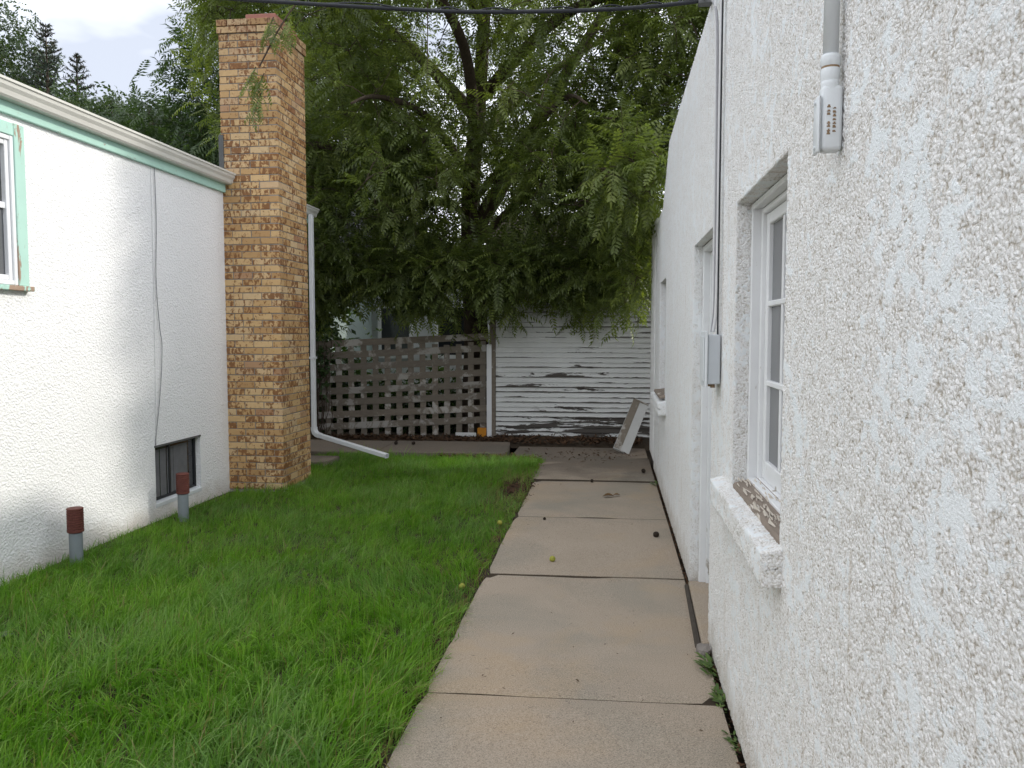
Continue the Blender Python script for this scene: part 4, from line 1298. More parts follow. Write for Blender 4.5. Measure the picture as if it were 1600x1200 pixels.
# ------------------------------------------------------------------ house far behind
FH = thing('far_house', (-5, 18, 0), 'pale gabled house glimpsed through the tree and the lattice', 'house')
mb = MB(); mb.box((-9.5, 17.5, -0.1), (-2.6, 23, 2.9)); mb.prism([(-9.5, 2.9), (-2.6, 2.9), (-6.05, 4.6)], 17.5, 23, 'y'); build('wall', mb, 'siding_white', FH)
mb = MB(); mb.prism([(-9.8, 2.78), (-6.05, 4.63), (-2.3, 2.78), (-2.3, 2.9), (-6.05, 4.76), (-9.8, 2.9)], 17.2, 23.2, 'y'); build('roof', mb, 'shingle', FH)
for xw in (-5.2, -3.9):
    w = subthing('window', FH)
    mb = MB(); mb.box((xw, 17.44, 1.0), (xw + 0.08, 17.495, 2.2)); mb.box((xw + 0.72, 17.44, 1.0), (xw + 0.8, 17.495, 2.2)); mb.box((xw + 0.081, 17.441, 2.12), (xw + 0.719, 17.495, 2.2)); mb.box((xw + 0.081, 17.441, 1.0), (xw + 0.719, 17.495, 1.08)); build('window_frame', mb, 'white_vinyl', w)
    mb = MB(); mb.box((xw + 0.08, 17.46, 1.08), (xw + 0.72, 17.47, 2.12)); build('pane', mb, 'dark_glass', w)
MH = thing('mint_house', (-8, 14.5, 0), 'mint green sided house behind the downspout, mostly hidden by leaves', 'house')
mb = MB(); mb.box((-14, 14.0, -0.1), (-5.35, 20, 2.7)); build('wall', mb, 'siding_mint', MH)
mb = MB()
for k in range(13): mb.box((-13.9, 13.985, 0.05 + k * 0.2), (-5.36, 13.999, 0.235 + k * 0.2))
tag(build('siding_boards', mb, 'siding_mint', MH, bevel=0.003), kind='stuff')
mb = MB(); mb.prism([(13.6, 2.68), (17.0, 4.2), (20.4, 2.68), (20.4, 2.8), (17.0, 4.35), (13.6, 2.8)], -14.3, -5.0, 'x'); build('roof', mb, 'dark_shingle', MH)
mb = MB(); mb.tube([(-5.33, 13.93, 2.6), (-5.33, 13.93, 0.0)], 0.04, 8); build('downspout', mb, 'white_vinyl', MH)

# ------------------------------------------------------------------ grass
def grass():
    NT = 20000
    u = RNG.random(NT)
    ty = 1.7 + (9.84 - 1.7) * (u ** 1.22)          # denser close to the camera
    tx = -3.77 + 2.98 * RNG.random(NT)
    n1 = np.array([mnoise.noise(Vector((a * 1.7, b * 1.7, 3.3))) for a, b in zip(tx, ty)])
    fld = np.array([mnoise.noise(Vector((a * 1.1, b * 1.1, 1.3))) for a, b in zip(tx, ty)]) * 4.0 + 0.6
    th = np.clip(0.085 + 0.035 * n1 + RNG.normal(0, 0.024, NT), 0.035, 0.19)
    th[RNG.random(NT) < 0.05] *= 1.45
    tint_t = np.clip(0.48 + RNG.normal(0, 0.22, NT) + 0.25 * n1, 0, 1)
    tang = fld + RNG.normal(0, 0.9, NT)
    tlean = np.clip(RNG.normal(0.62, 0.38, NT), 0.05, 1.5)
    B = 9
    rp_ = lambda a: np.repeat(a, B)
    n = NT * B
    x = rp_(tx) + RNG.normal(0, 0.016, n); y = rp_(ty) + RNG.normal(0, 0.016, n)
    dens2 = rp_(np.array([mnoise.noise(Vector((a * 6.0, b * 6.0, 9.1))) for a, b in zip(tx, ty)]))
    edge = -0.80 - x                                # distance to path
    bare = np.exp(-((x + 0.98) / 0.16) ** 2 - ((y - 7.9) / 0.75) ** 2) * 1.1 + np.exp(-((x + 2.0) / 1.1) ** 2 - ((y - 9.86) / 0.16) ** 2) * 0.5
    bare += np.clip(1 - (x + 3.78) / 0.10, 0, 1) * 0.75
    keep = (RNG.random(n) > bare) & (edge > -0.035 * (dens2 > 0)) & ((x < -0.82) | (RNG.random(n) < 0.4)) & (x > -3.775)
    keep &= ~((x < -3.2) & (y > 7.49) & (y < 8.24)) & ~((x < -3.31) & (y > 9.0) & (y < 9.42))
    near = np.clip((5.0 - y) / 2.2, 0, 1)
    hgt = rp_(th) * RNG.uniform(0.55, 1.2, n) * (1 + 0.32 * near)
    hgt *= np.clip(0.50 + edge / 0.30, 0.42, 1.0) * np.clip(0.6 + (x + 3.78) / 0.4, 0.6, 1.0)
    hgt = np.clip(hgt, 0.02, 0.26)
    wid = (0.0022 + 0.0024 * RNG.random(n)) * (1 + 0.45 * near) * (1 + 0.10 * np.clip(y - 5, 0, 5))
    ang = rp_(tang) + RNG.normal(0, 0.75, n)
    lean = np.clip(rp_(tlean) + RNG.normal(0, 0.25, n), 0.05, 1.6) * hgt
    tint = np.clip(rp_(tint_t) + RNG.normal(0, 0.16, n), 0, 1)
    x, y, edge, hgt, wid, ang, lean, tint = [q[keep] for q in (x, y, edge, hgt, wid, ang, lean, tint)]
    n = len(x)
    dx, dy = np.cos(ang) * lean, np.sin(ang) * lean
    fa = RNG.random(n) * math.pi * 2
    wx, wy = np.cos(fa) * wid / 2, np.sin(fa) * wid / 2
    z0 = np.full(n, -0.018)
    V = np.zeros((n, 7, 3), dtype=np.float32)
    for k, (t, wk) in enumerate(((0.0, 0.8), (0.42, 1.0), (0.78, 0.7))):
        bend = t ** 1.9
        px_, py_ = x + dx * bend, y + dy * bend
        pz_ = z0 + hgt * (t - 0.18 * t * t * (lean / hgt))
        V[:, k * 2, 0] = px_ - wx * wk; V[:, k * 2, 1] = py_ - wy * wk; V[:, k * 2, 2] = pz_
        V[:, k * 2 + 1, 0] = px_ + wx * wk; V[:, k * 2 + 1, 1] = py_ + wy * wk; V[:, k * 2 + 1, 2] = pz_
    V[:, 6, 0] = x + dx; V[:, 6, 1] = y + dy; V[:, 6, 2] = z0 + hgt * (1 - 0.30 * (lean / hgt))
    T = np.array([(0, 1, 3), (0, 3, 2), (2, 3, 5), (2, 5, 4), (4, 5, 6)])
    TF = np.array([(0, 1, 3), (0, 3, 2), (2, 3, 6)])
    fsel = np.where(y > 5.2)[0]; nsel = np.where(y <= 5.2)[0]
    tr = np.concatenate([(nsel[:, None, None] * 7 + T[None]).reshape(-1, 3), (fsel[:, None, None] * 7 + TF[None]).reshape(-1, 3)])
    dry = (RNG.random(n) < 0.07 + 0.28 * np.exp(-np.clip(edge, 0, 9) / 0.05)) * RNG.uniform(0.5, 1, n)
    dry = np.maximum(dry, (RNG.random(n) < 0.6 * np.exp(-((x + 0.98) / 0.2) ** 2 - ((y - 7.9) / 0.9) ** 2)) * 0.85)
    o = fastmesh('grass', V.reshape(-1, 3), tr, 'grass_blade', None, {'tint': np.repeat(tint, 7), 'dry': np.repeat(dry, 7)}, smooth=True)
    tag(o, 'thick uncut green grass of the lawn between the house and the path', 'grass', kind='stuff')
grass()

# straw and clippings on the soil edge by the path
def scatter_bits(name, N, fx, mat, label, cat, lmin, lmax, wmin, wmax, flat=0.25):
    V = []; T = []
    for k in range(N):
        x, y, z = fx()
        a = random.uniform(0, 6.28); l = random.uniform(lmin, lmax); w_ = random.uniform(wmin, wmax)
        d = Vector((math.cos(a), math.sin(a), random.gauss(0, flat))).normalized(); s_ = Vector((-d.y, d.x, random.gauss(0, flat))).normalized()
        c = Vector((x, y, z + 0.004 + abs(d.z) * l / 2))
        i = len(V)
        V += [c - d * l / 2, c - s_ * w_ / 2 + Vector((0, 0, random.uniform(0, w_ * .3))), c + d * l / 2, c + s_ * w_ / 2 + Vector((0, 0, random.uniform(0, w_ * .3)))]
        T += [(i, i + 1, i + 2), (i, i + 2, i + 3)]
    o = fastmesh(name, np.array([tuple(v) for v in V]), np.array(T), mat)
    return tag(o, label, cat, kind='stuff')
scatter_bits('straw', 2600, lambda: (-0.83 - abs(random.gauss(0, 0.05)), random.uniform(2, 9.8), -0.012), 'dry_leaf', 'dry straw and clippings along the path edge of the lawn', 'straw', 0.015, 0.06, 0.002, 0.004)
scatter_bits('bare_patch_litter', 900, lambda: (random.gauss(-1.0, 0.11), random.gauss(7.9, 0.5), -0.008), 'litter', 'brown leaf litter on the bare patch beside the path', 'leaf litter', 0.02, 0.07, 0.006, 0.02)
def strip():
    x = random.uniform(-4.4, 0.45)
    f = 11.05 if x < -1.35 else 11.0
    return (x, random.uniform(f, 11.72 if x > -1.7 else 11.5), 0.0 + random.uniform(0, 0.05))
mb = MB()
nx, nyy = 60, 10
for j in range(nyy + 1):
    for i in range(nx + 1):
        x = -5.2 + 5.75 * i / nx; y = 10.98 + 0.9 * j / nyy
        mb.v.append((x, y, 0.03 + 0.03 * hnoise(x, y, 5, 2) + 0.015 * hnoise(x, y, 14, 4) - (0.06 if j == 0 else 0)))
for j in range(nyy):
    for i in range(nx):
        q = j * (nx + 1) + i; mb.f.append((q, q + 1, q + nx + 2, q + nx + 1))
tag(build('dirt_strip', mb, 'soil', smooth=True), 'strip of dark dirt at the foot of the lattice fence and the shed', 'dirt', kind='structure')
scatter_bits('leaf_litter', 3800, strip, 'litter', 'dead brown leaves banked along the lattice fence and the shed', 'leaf litter', 0.03, 0.10, 0.012, 0.04, 0.4)
scatter_bits('path_litter', 130, lambda: (random.gauss(-0.25, 0.35), random.gauss(10.25, 0.25), -0.004), 'litter', 'scattered dead leaves on the dark far end of the path', 'leaf litter', 0.02, 0.09, 0.01, 0.03)
scatter_bits('lawn_end_litter', 420, lambda: (random.uniform(-2.2, -0.9), random.gauss(9.85, 0.10), 0.01), 'dry_leaf', 'dry leaves along the lawn edge by the cross walkway', 'leaf litter', 0.02, 0.07, 0.01, 0.03, 0.4)
def pathbit():
    return (random.uniform(-0.7, 0.42), random.uniform(2.5, 9.5), 0.002)
scatter_bits('path_specks', 70, pathbit, 'litter', 'tiny dark leaf bits scattered over the concrete path', 'leaf bits', 0.008, 0.028, 0.004, 0.01, 0.08)

# ------------------------------------------------------------------ walnuts and dry leaves
def walnut(x, y, z, r, mat, label):
    bm = bmesh.new(); bmesh.ops.create_icosphere(bm, subdivisions=3, radius=r)
    off_ = Vector((random.uniform(0, 50), 3, 8))
    for v in bm.verts:
        nn = v.co.normalized()
        f = 1 + 0.10 * mnoise.noise(nn * 2.2 + off_) + 0.035 * mnoise.noise(nn * 7 + off_)
        if nn.z > 0.85: f -= 0.12 * (nn.z - 0.85) / 0.15
        v.co *= f
        v.co.z *= 0.95
    for f in bm.faces: f.smooth = True
    me = bpy.data.meshes.new('walnut'); bm.to_mesh(me); bm.free()
    o = link('walnut', me, M[mat])
    o.location = (x, y, z + r * 0.92); o.rotation_euler = (random.uniform(-1, 1), random.uniform(-1, 1), random.uniform(0, 6))
    tag(o, label, 'walnut', 'fallen walnuts')
walnut(-0.39, 5.39, 0.002, 0.021, 'walnut_green', 'yellow green walnut alone in the middle of the path')
walnut(0.353, 6.14, 0.002, 0.024, 'walnut_dark', 'largest blackened walnut lying on the path close to the white wall')
walnut(-0.545, 6.60, 0.002, 0.013, 'walnut_dark', 'small dark nut just before the third path joint, toward the lawn')
walnut(-0.89, 6.36, 0.005, 0.022, 'walnut_green', 'yellow walnut in the grass edge beside the path')
walnut(-0.19, 8.35, 0.002, 0.018, 'walnut_dark', 'dark walnut on the far slab, left of the path middle')
walnut(0.37, 9.0, 0.002, 0.025, 'walnut_dark', 'dark walnut on the far slab close to the white wall')
walnut(-2.92, 10.6, 0.04, 0.026, 'walnut_dark', 'dark walnut on the raised cross walkway, the one nearer the downspout')
walnut(-2.68, 10.62, 0.04, 0.026, 'walnut_dark', 'dark walnut on the raised cross walkway, nearer the path')
walnut(-0.895, 4.72, 0.005, 0.02, 'walnut_green', 'yellowish walnut in the near lawn edge beside the second slab')
def dryleaf(x, y, z, s_, label):
    mb = MB()
    n = 6
    for i in range(n + 1):
        t = i / n; w_ = math.sin(math.pi * min(t * 1.05, 1)) * 0.32 * s_
        c = 0.18 * s_ * math.sin(t * 2.6)
        mb.v += [(x + (t - 0.5) * s_, y - w_, z + c + 0.2 * w_), (x + (t - 0.5) * s_, y, z + c * 0.6), (x + (t - 0.5) * s_, y + w_, z + c + 0.3 * w_)]
    for i in range(n):
        q = i * 3; mb.f += [(q, q + 3, q + 4, q + 1), (q + 1, q + 4, q + 5, q + 2)]
    tag(build('dry_leaf', mb, 'dry_leaf', smooth=True), label, 'leaf', 'dry leaves on the path')
dryleaf(-0.02, 7.60, 0.008, 0.11, 'curled dry brown leaf in the middle of the path')
dryleaf(0.06, 7.66, 0.010, 0.07, 'smaller dry leaf touching the curled brown leaf on the path')

# ------------------------------------------------------------------ weeds along the wall foot
def weed(x, y, z, n, l, label, up=0.5, wscale=1.0):
    V = []; T = []; tint = []
    for k in range(n):
        a = random.uniform(0, 6.28); ll = l * random.uniform(0.5, 1)
        d = Vector((math.cos(a), math.sin(a), 0)); s_ = Vector((-d.y, d.x, 0))
        if x > 0.3 and d.x > 0.3: d.x *= -1
        w_ = ll * 0.16 * wscale; h = ll * up * random.uniform(0.4, 1.2)
        b0 = Vector((x, y, z)) + Vector((random.gauss(0, 0.01), random.gauss(0, 0.055), 0))
        i = len(V)
        p = lambda t, q: b0 + d * ll * t + Vector((0, 0, h * (1.6 * t - 0.9 * t * t))) + s_ * q
        V += [p(0, 0), p(0.35, -w_), p(0.35, w_), p(0.75, -w_ * 0.8), p(0.75, w_ * 0.8), p(1, 0)]
        T += [(i, i + 1, i + 2), (i + 1, i + 3, i + 4), (i + 1, i + 4, i + 2), (i + 3, i + 5, i + 4)]
        tint += [random.random()] * 6
    o = fastmesh('weed', np.array([tuple(v) for v in V]), np.array(T), 'weed_leaf', None, {'tint': np.array(tint)})
    return tag(o, label, 'weed', 'weeds on the lawn and wall foot')
weed(0.475, 3.74, 0.0, 60, 0.065, 'small green weed growing by the broken stone at the wall foot', 0.7)
weed(0.482, 3.42, 0.0, 44, 0.055, 'low weed at the wall foot where the path joint meets it')
weed(0.482, 3.05, 0.0, 26, 0.045, 'thin weed at the wall foot nearest the camera')
weed(0.472, 8.3, 0.0, 12, 0.08, 'tiny weed in the wall foot gap below the far window')
weed(-3.13, 3.55, 0.03, 16, 0.2, 'broad leaved weed in the lawn at the left edge', 0.45, 1.3)
# dirt and dark gap at wall foot
scatter_bits('wall_foot_litter', 380, lambda: (0.487 + random.gauss(0, 0.006), random.uniform(2.2, 9.3), -0.004), 'litter', 'dirt and crumbs in the gap between path and white wall', 'dirt', 0.01, 0.035, 0.006, 0.015, 0.5)

# ------------------------------------------------------------------ trees
def frond(npair, L, ll, droop, seed, simple=False):
    """compound leaf along +x, returns verts, tris"""
    rr = random.Random(seed)
    V = []; T = []
    def rach(t):
        return Vector((L * t * (1 - 0.12 * droop * t), 0, -droop * L * 0.55 * t * t))
    ts = [0.0, 0.35, 0.7, 1.0]
    for t in ts:
        p = rach(t); V += [p + Vector((0, 0.0025 * (1 - .6 * t), 0)), p - Vector((0, 0.0025 * (1 - .6 * t), 0))]
    for k in range(3):
        i = 2 * k; T += [(i, i + 1, i + 3), (i, i + 3, i + 2)]
    def leaflet(b0, d, l, w):
        d = d.normalized(); s_ = d.cross(Vector((0, 0, 1))).normalized()
        i = len(V)
        dz = lambda t: Vector((0, 0, -0.35 * l * t * t))
        if simple:
            V.extend([b0, b0 + d * l * 0.45 + s_ * w + dz(.45), b0 + d * l + dz(1), b0 + d * l * 0.45 - s_ * w + dz(.45)])
            T.extend([(i, i + 2, i + 1), (i, i + 3, i + 2)])
            return
        V.extend([b0, b0 + d * l * 0.32 + s_ * w + dz(.32), b0 + d * l * 0.32 - s_ * w + dz(.32), b0 + d * l * 0.72 + s_ * w * 0.68 + dz(.72), b0 + d * l * 0.72 - s_ * w * 0.68 + dz(.72), b0 + d * l + dz(1)])
        T.extend([(i, i + 2, i + 1), (i + 1, i + 2, i + 4), (i + 1, i + 4, i + 3), (i + 3, i + 4, i + 5)])
    for k in range(npair):
        t = 0.16 + 0.80 * k / (npair - 1)
        prof = 0.62 + 0.38 * math.sin(math.pi * min(1, t * 1.05))
        for sgn in (-1, 1):
            tt = min(1, t + rr.uniform(-0.02, 0.02))
            d = Vector((0.42 + 0.35 * t + rr.uniform(-.08, .08), sgn, -0.22 + rr.uniform(-.25, .2)))
            leaflet(rach(tt), d, ll * prof * rr.uniform(0.85, 1.1), ll * 0.158)
    leaflet(rach(1.0), Vector((1, rr.uniform(-.3, .3), -0.7)), ll * 0.9, ll * 0.13)
    return np.array([tuple(v) for v in V]), np.array(T)

def place(variants, pos, dirs, scale, rng, roll=0.45, ctint=None):
    """batch-transform leaf variants; returns verts, tris, per-vertex tint, count index"""
    n = len(pos)
    d = dirs / np.linalg.norm(dirs, axis=1, keepdims=True)
    up = np.tile(np.array([0, 0, 1.0]), (n, 1)) + rng.normal(0, roll, (n, 3)) * 0.6
    yv = np.cross(up, d); yv /= np.linalg.norm(yv, axis=1, keepdims=True) + 1e-9
    zv = np.cross(d, yv)
    Rm = np.stack([d, yv, zv], axis=2) * scale[:, None, None]
    which = rng.integers(0, len(variants), n)
    tint = np.clip(rng.normal(0.5, 0.24, n), 0, 1) if ctint is None else np.clip(ctint + rng.normal(0, 0.12, n), 0, 1)
    VV, TT, AA = [], [], []
    o = 0
    for w in range(len(variants)):
        sel = np.where(which == w)[0]
        if len(sel) == 0: continue
        v, t = variants[w]
        P = np.einsum('nij,kj->nki', Rm[sel], v) + pos[sel][:, None, :]
        k = len(v)
        VV.append(P.reshape(-1, 3)); TT.append((np.arange(len(sel))[:, None, None] * k + t[None] + o).reshape(-1, 3))
        AA.append(np.repeat(tint[sel], k)); o += len(sel) * k
    return np.concatenate(VV), np.concatenate(TT), np.concatenate(AA)

def limb(mb, pts, r0, r1, n=8):
    p = bez(pts, 6)
    mb.tube(p, [r0 + (r1 - r0) * (i / (len(p) - 1)) for i in range(len(p))], n)
    return p

TR = thing('walnut_tree', (-2.15, 12.6, 0), 'big spreading tree with feathery drooping leaves between the shed and the lattice', 'tree')
mb = MB()
tp = bez([(-2.12, 12.62, -0.1), (-2.15, 12.6, 0.5), (-2.14, 12.6, 1.5), (-2.2, 12.58, 2.6), (-2.2, 12.5, 3.8), (-2.05, 12.4, 5.2), (-1.9, 12.3, 7.0), (-1.7, 12.2, 9.2)], 7)
rad = [0.215 * (1 - i / (len(tp) - 1)) ** 0.75 + 0.03 for i in range(len(tp))]
rad[0:4] = [r_ * f for r_, f in zip(rad[0:4], (1.5, 1.3, 1.15, 1.05))]
mb.tube(tp, rad, 16)
build('trunk', mb, 'bark', TR, smooth=True)
LIMBS = [
    ([(-2.2, 12.55, 3.1), (-1.55, 12.3, 4.05), (-0.88, 12.2, 5.15), (0.16, 12.0, 6.7), (1.2, 11.4, 8.2)], 0.15, 0.03),
    ([(-2.2, 12.5, 3.9), (-3.2, 11.7, 4.12), (-4.4, 10.9, 4.25), (-5.2, 10.5, 4.5)], 0.11, 0.025),
    ([(-2.12, 12.45, 4.4), (-2.0, 10.9, 5.4), (-2.3, 9.2, 5.75), (-2.75, 7.9, 5.2)], 0.10, 0.018),
    ([(-2.0, 12.4, 5.2), (-0.7, 11.0, 5.8), (0.6, 9.8, 5.7), (1.8, 8.8, 5.5)], 0.10, 0.02),
    ([(-2.18, 12.55, 2.9), (-1.3, 11.9, 3.55), (-0.5, 11.35, 3.6), (0.2, 11.1, 3.1)], 0.075, 0.015),
    ([(-2.2, 12.5, 3.4), (-2.6, 11.8, 3.5), (-3.3, 11.4, 3.2), (-3.9, 11.2, 2.7)], 0.06, 0.012),
    ([(-2.1, 12.4, 4.9), (-3.4, 13.0, 6.3), (-4.8, 13.4, 7.5), (-6.0, 13.2, 8.4)], 0.11, 0.025),
    ([(-1.95, 12.35, 6.2), (-2.7, 11.2, 7.5), (-3.5, 10.2, 8.3), (-4.0, 9.4, 8.6)], 0.08, 0.02),
    ([(-2.1, 12.5, 4.6), (-1.0, 13.8, 6.0), (0.5, 14.8, 7.2)], 0.10, 0.02),
    ([(-1.9, 12.3, 6.6), (-0.9, 11.3, 7.7), (0.2, 10.2, 8.5)], 0.08, 0.02),
    ([(-2.2, 12.5, 3.6), (-1.2, 11.4, 4.3), (-0.6, 10.2, 4.5), (-0.3, 9.4, 4.2)], 0.07, 0.012),
    ([(-2.2, 12.5, 4.0), (-2.6, 11.2, 4.6), (-3.0, 10.2, 4.6), (-3.1, 9.4, 4.3)], 0.07, 0.012),
]
skel = [Vector(p) for p in tp[14:]]
for pts, r0, r1 in LIMBS:
    mb = MB(); p = limb(mb, pts, r0, r1, 9)
    build('branch', mb, 'bark', TR, smooth=True)
    skel += p[2:]
skel_np = np.array([tuple(p) for p in skel])

def inside(P, ells):
    m = np.zeros(len(P), dtype=bool)
    for c, r in ells:
        m |= (((P - np.array(c)) / np.array(r)) ** 2).sum(1) < 1
    return m

def fbm3(P, s, o):
    return np.array([mnoise.noise(Vector((p[0] * s + o, p[1] * s, p[2] * s - o))) for p in P])

def skirt(P):
    return np.where(P[:, 0] < -2.0, 1.86 + 0.16 * np.sin(P[:, 0] * 3.1), np.where(P[:, 0] < -1.35, 1.66, 1.92 + 0.14 * np.sin(P[:, 0] * 5.0 + 0.6)))
def sample(ells, count, thr, lo, hi):
    out = []
    while len(out) < count:
        P = rng.uniform(lo, hi, (6000, 3))
        if ells: P = P[inside(P, ells)]
        nz = fbm3(P, 0.85, 2.0) + 0.5 * fbm3(P, 2.0, 7.0)
        P = P[nz > thr]
        # leaves hang to about head height over the fence, a little higher over the shed
        P = P[P[:, 2] > skirt(P) + np.clip(11.6 - P[:, 1], 0, 5) * 0.62 * (P[:, 2] < 5)]
        # stays clear of the chimney, the roofs and the near wall
        P = P[~((P[:, 0] < -2.55) & (P[:, 1] < 9.4) & (P[:, 2] < 5.9))]
        P = P[P[:, 0] > -0.535 * P[:, 1]]
        P = P[~((P[:, 0] > -0.9) & (P[:, 2] > 4.6) & (P[:, 1] > 10.8) & (rng.random(len(P)) < 0.55))]
        P = P[~((np.abs(P[:, 0] + 1.98) < 0.30) & (P[:, 2] < 3.3) & (P[:, 1] < 12.2) & (rng.random(len(P)) < 0.8))]
        P = P[~((P[:, 0] > 0.2) & (P[:, 1] < 9.8) & (P[:, 2] < 3.75))]
        P = P[~((P[:, 0] < -3.4) & (P[:, 1] < 10.2) & (P[:, 2] < 4.6))]
        out += list(P)
    return out[:count]
rng = np.random.default_rng(5)
C = sample([((-1.9, 12.2, 6.3), (5.3, 3.5, 3.9))], 1050, -0.02, (-7.4, 8.4, 2.2), (3.6, 16.5, 10.2))
C += sample([((-0.4, 10.3, 4.2), (1.5, 1.2, 1.1)), ((-3.2, 10.6, 4.0), (1.4, 1.2, 1.1)), ((-5.4, 11.6, 5.2), (2.2, 1.6, 1.8)), ((1.2, 10.5, 6.2), (1.7, 1.4, 1.4))], 280, -0.12, (-7.6, 7.3, 2.2), (3.4, 13.5, 8))
C += sample(None, 500, -0.24, (-4.7, 10.7, 1.6), (0.42, 11.75, 4.4))
C += sample(None, 170, -0.5, (-1.9, 10.8, 1.6), (0.40, 11.4, 2.6))
C += sample(None, 150, -0.5, (-4.6, 10.9, 1.6), (-1.7, 11.4, 2.6))
C += sample([((1.35, 10.35, 5.1), (1.5, 1.3, 1.7))], 330, -0.6, (-0.2, 8.3, 3.2), (3, 12, 7))
C += sample(None, 400, -0.06, (-5.6, 9.7, 3.6), (0.4, 11.9, 8.4))
C += list(np.stack([rng.uniform(-0.15, 0.44, 46), rng.uniform(8.5, 9.9, 46), rng.uniform(2.95, 3.75, 46)], 1))
C += list(np.stack([rng.uniform(-0.05, 0.40, 30), rng.uniform(10.0, 10.8, 30), rng.uniform(1.85, 3.1, 30)], 1))
C = np.array(C)
# hand-placed sprays: the tip in front of the chimney, the bough by the parapet
C = np.concatenate([C, np.array([(-3.30, 7.2, 3.98), (-3.22, 7.2, 3.92), (-3.24, 7.18, 3.74), (-3.12, 7.2, 4.42), (-2.97, 7.2, 4.40),
                                 (0.33, 9.2, 3.45), (0.28, 9.0, 3.62), (0.2, 9.3, 3.3), (0.36, 9.6, 3.2), (0.25, 10.4, 2.2), (0.2, 10.6, 1.98), (0.1, 10.7, 2.3)])])
def grow(C, sk):
    """order the clusters from the limbs outward; each hangs from the nearest limb or earlier cluster"""
    C = np.asarray(C); best = np.full(len(C), 1e9); par = np.zeros((len(C), 3)); done = np.zeros(len(C), dtype=bool)
    for k in range(0, len(sk)):
        d = ((C - sk[k]) ** 2).sum(1); m = d < best
        best[m] = d[m]; par[m] = sk[k]
    for _ in range(len(C)):
        i = np.where(done, 1e9, best).argmin(); done[i] = True
        d = ((C - C[i]) ** 2).sum(1) * 1.15 + 0.01; m = (d < best) & ~done
        best[m] = d[m]; par[m] = C[i]
    return par
hand0 = len(C) - 12
PAR = grow(C, skel_np)
tw = MB()
pos, dirs, ctn = [], [], []
hand0 = len(C) - 12
for ci, c in enumerate(C):
    s0 = Vector(PAR[ci]); cc = Vector(c)
    t = (cc - s0); L0 = t.length
    t = t.normalized() if L0 > 1e-3 else Vector((0, 0, 1))
    rnd = Vector(rng.normal(0, 0.4, 3))
    if ci < hand0:
        mid = s0.lerp(cc, 0.5) + Vector((0, 0, 0.10 * L0))
        tw.tube([s0, mid, cc], [0.006 + 0.004 * L0, 0.006 + 0.0015 * L0, 0.004], 5, False)
    tw_dir = (t + rnd * 0.8 + Vector((0, 0, -0.15 if L0 > 0.6 else 0.1))).normalized()
    k = int(rng.integers(7, 11)) if ci < hand0 else 6
    ctn += [float(np.clip(rng.normal(0.48, 0.24), 0, 1))] * k
    tl = 0.36
    spray = hand0 <= ci < hand0 + 5
    if spray: k = 9; tl = 0.16; ctn += [ctn[-1]] * 3; tw_dir = Vector((-0.4, -0.1, -0.9)).normalized()
    a0 = rng.uniform(0, 6.28)
    ax = tw_dir.orthogonal().normalized(); ay = tw_dir.cross(ax)
    for i in range(k):
        a_ = a0 + i * 2.4
        rad_ = ax * math.cos(a_) + ay * math.sin(a_)
        pos.append(tuple(cc + tw_dir * tl * (i / k - 0.3)))
        d = tw_dir * rng.uniform(0.2, 0.7) + rad_ * 0.9 + Vector((0, 0, rng.uniform(-0.38, 0.25)))
        if spray: d = Vector((rad_.x * 0.55 - 0.15, rad_.y * 0.5, -0.75))
        dirs.append(tuple(d))
    tw.tube([cc - tw_dir * tl * 0.3, cc + tw_dir * tl * 0.7], [0.005, 0.003], 4, False)
# the stem of the chimney spray
tw.tube(bez([(-2.3, 9.2, 5.75), (-2.5, 8.0, 5.2), (-2.75, 7.35, 4.78), (-2.98, 7.2, 4.45), (-3.24, 7.19, 4.02)], 6), [0.012] * 12 + [0.008] * 13, 5, False)
tag(build('twigs', tw, 'bark', TR, smooth=True), kind='stuff')
pos = np.array(pos); dirs = np.array(dirs)
VPAR = [(8, 0.36, 0.080, 0.12, 1), (8, 0.39, 0.084, 0.28, 2), (7, 0.31, 0.078, 0.05, 3), (8, 0.37, 0.079, 0.42, 4), (7, 0.33, 0.086, 0.22, 5)]
VAR = [frond(*q) for q in VPAR]
VARS = [frond(*q, simple=True) for q in VPAR]
scale = rng.uniform(0.75, 1.2, len(pos))
scale[(pos[:, 1] < 7.45) & (pos[:, 0] < -2.8)] *= 0.58
# the fronds that show largest, hanging at the front, are leaves of their own
camp = np.array([0, 0, 1.57])
vis = (pos[:, 1] / 1.0) + 0.0
bearing = pos[:, 0] / pos[:, 1]
elev = (pos[:, 2] - 1.57) / pos[:, 1]
infr = (bearing > -0.50) & (bearing < 0.10) & (elev < 0.40)
order = np.argsort(np.where(infr, np.linalg.norm(pos - camp, axis=1), 1e9))
lead = order[:290]
restm = np.ones(len(pos), dtype=bool); restm[lead] = False
V_, T_, A_ = place(VARS, pos[restm], dirs[restm], scale[restm], rng, 0.45, np.array(ctn)[restm])
o = fastmesh('crown', V_, T_, 'walnut_leaf', TR, {'tint': A_}); tag(o, kind='stuff')
LM = []
for v, t in VAR:
    for tint in (0.25, 0.5, 0.75, 0.95):
        me = bpy.data.meshes.new('leaf')
        me.from_pydata([tuple(p) for p in v], [], [tuple(int(i) for i in q) for q in t])
        at = me.attributes.new('tint', 'FLOAT', 'POINT'); at.data.foreach_set('value', np.full(len(v), tint, dtype=np.float32))
        me.materials.append(M['walnut_leaf']); LM.append(me)
tb = Vector(BASE[TR])
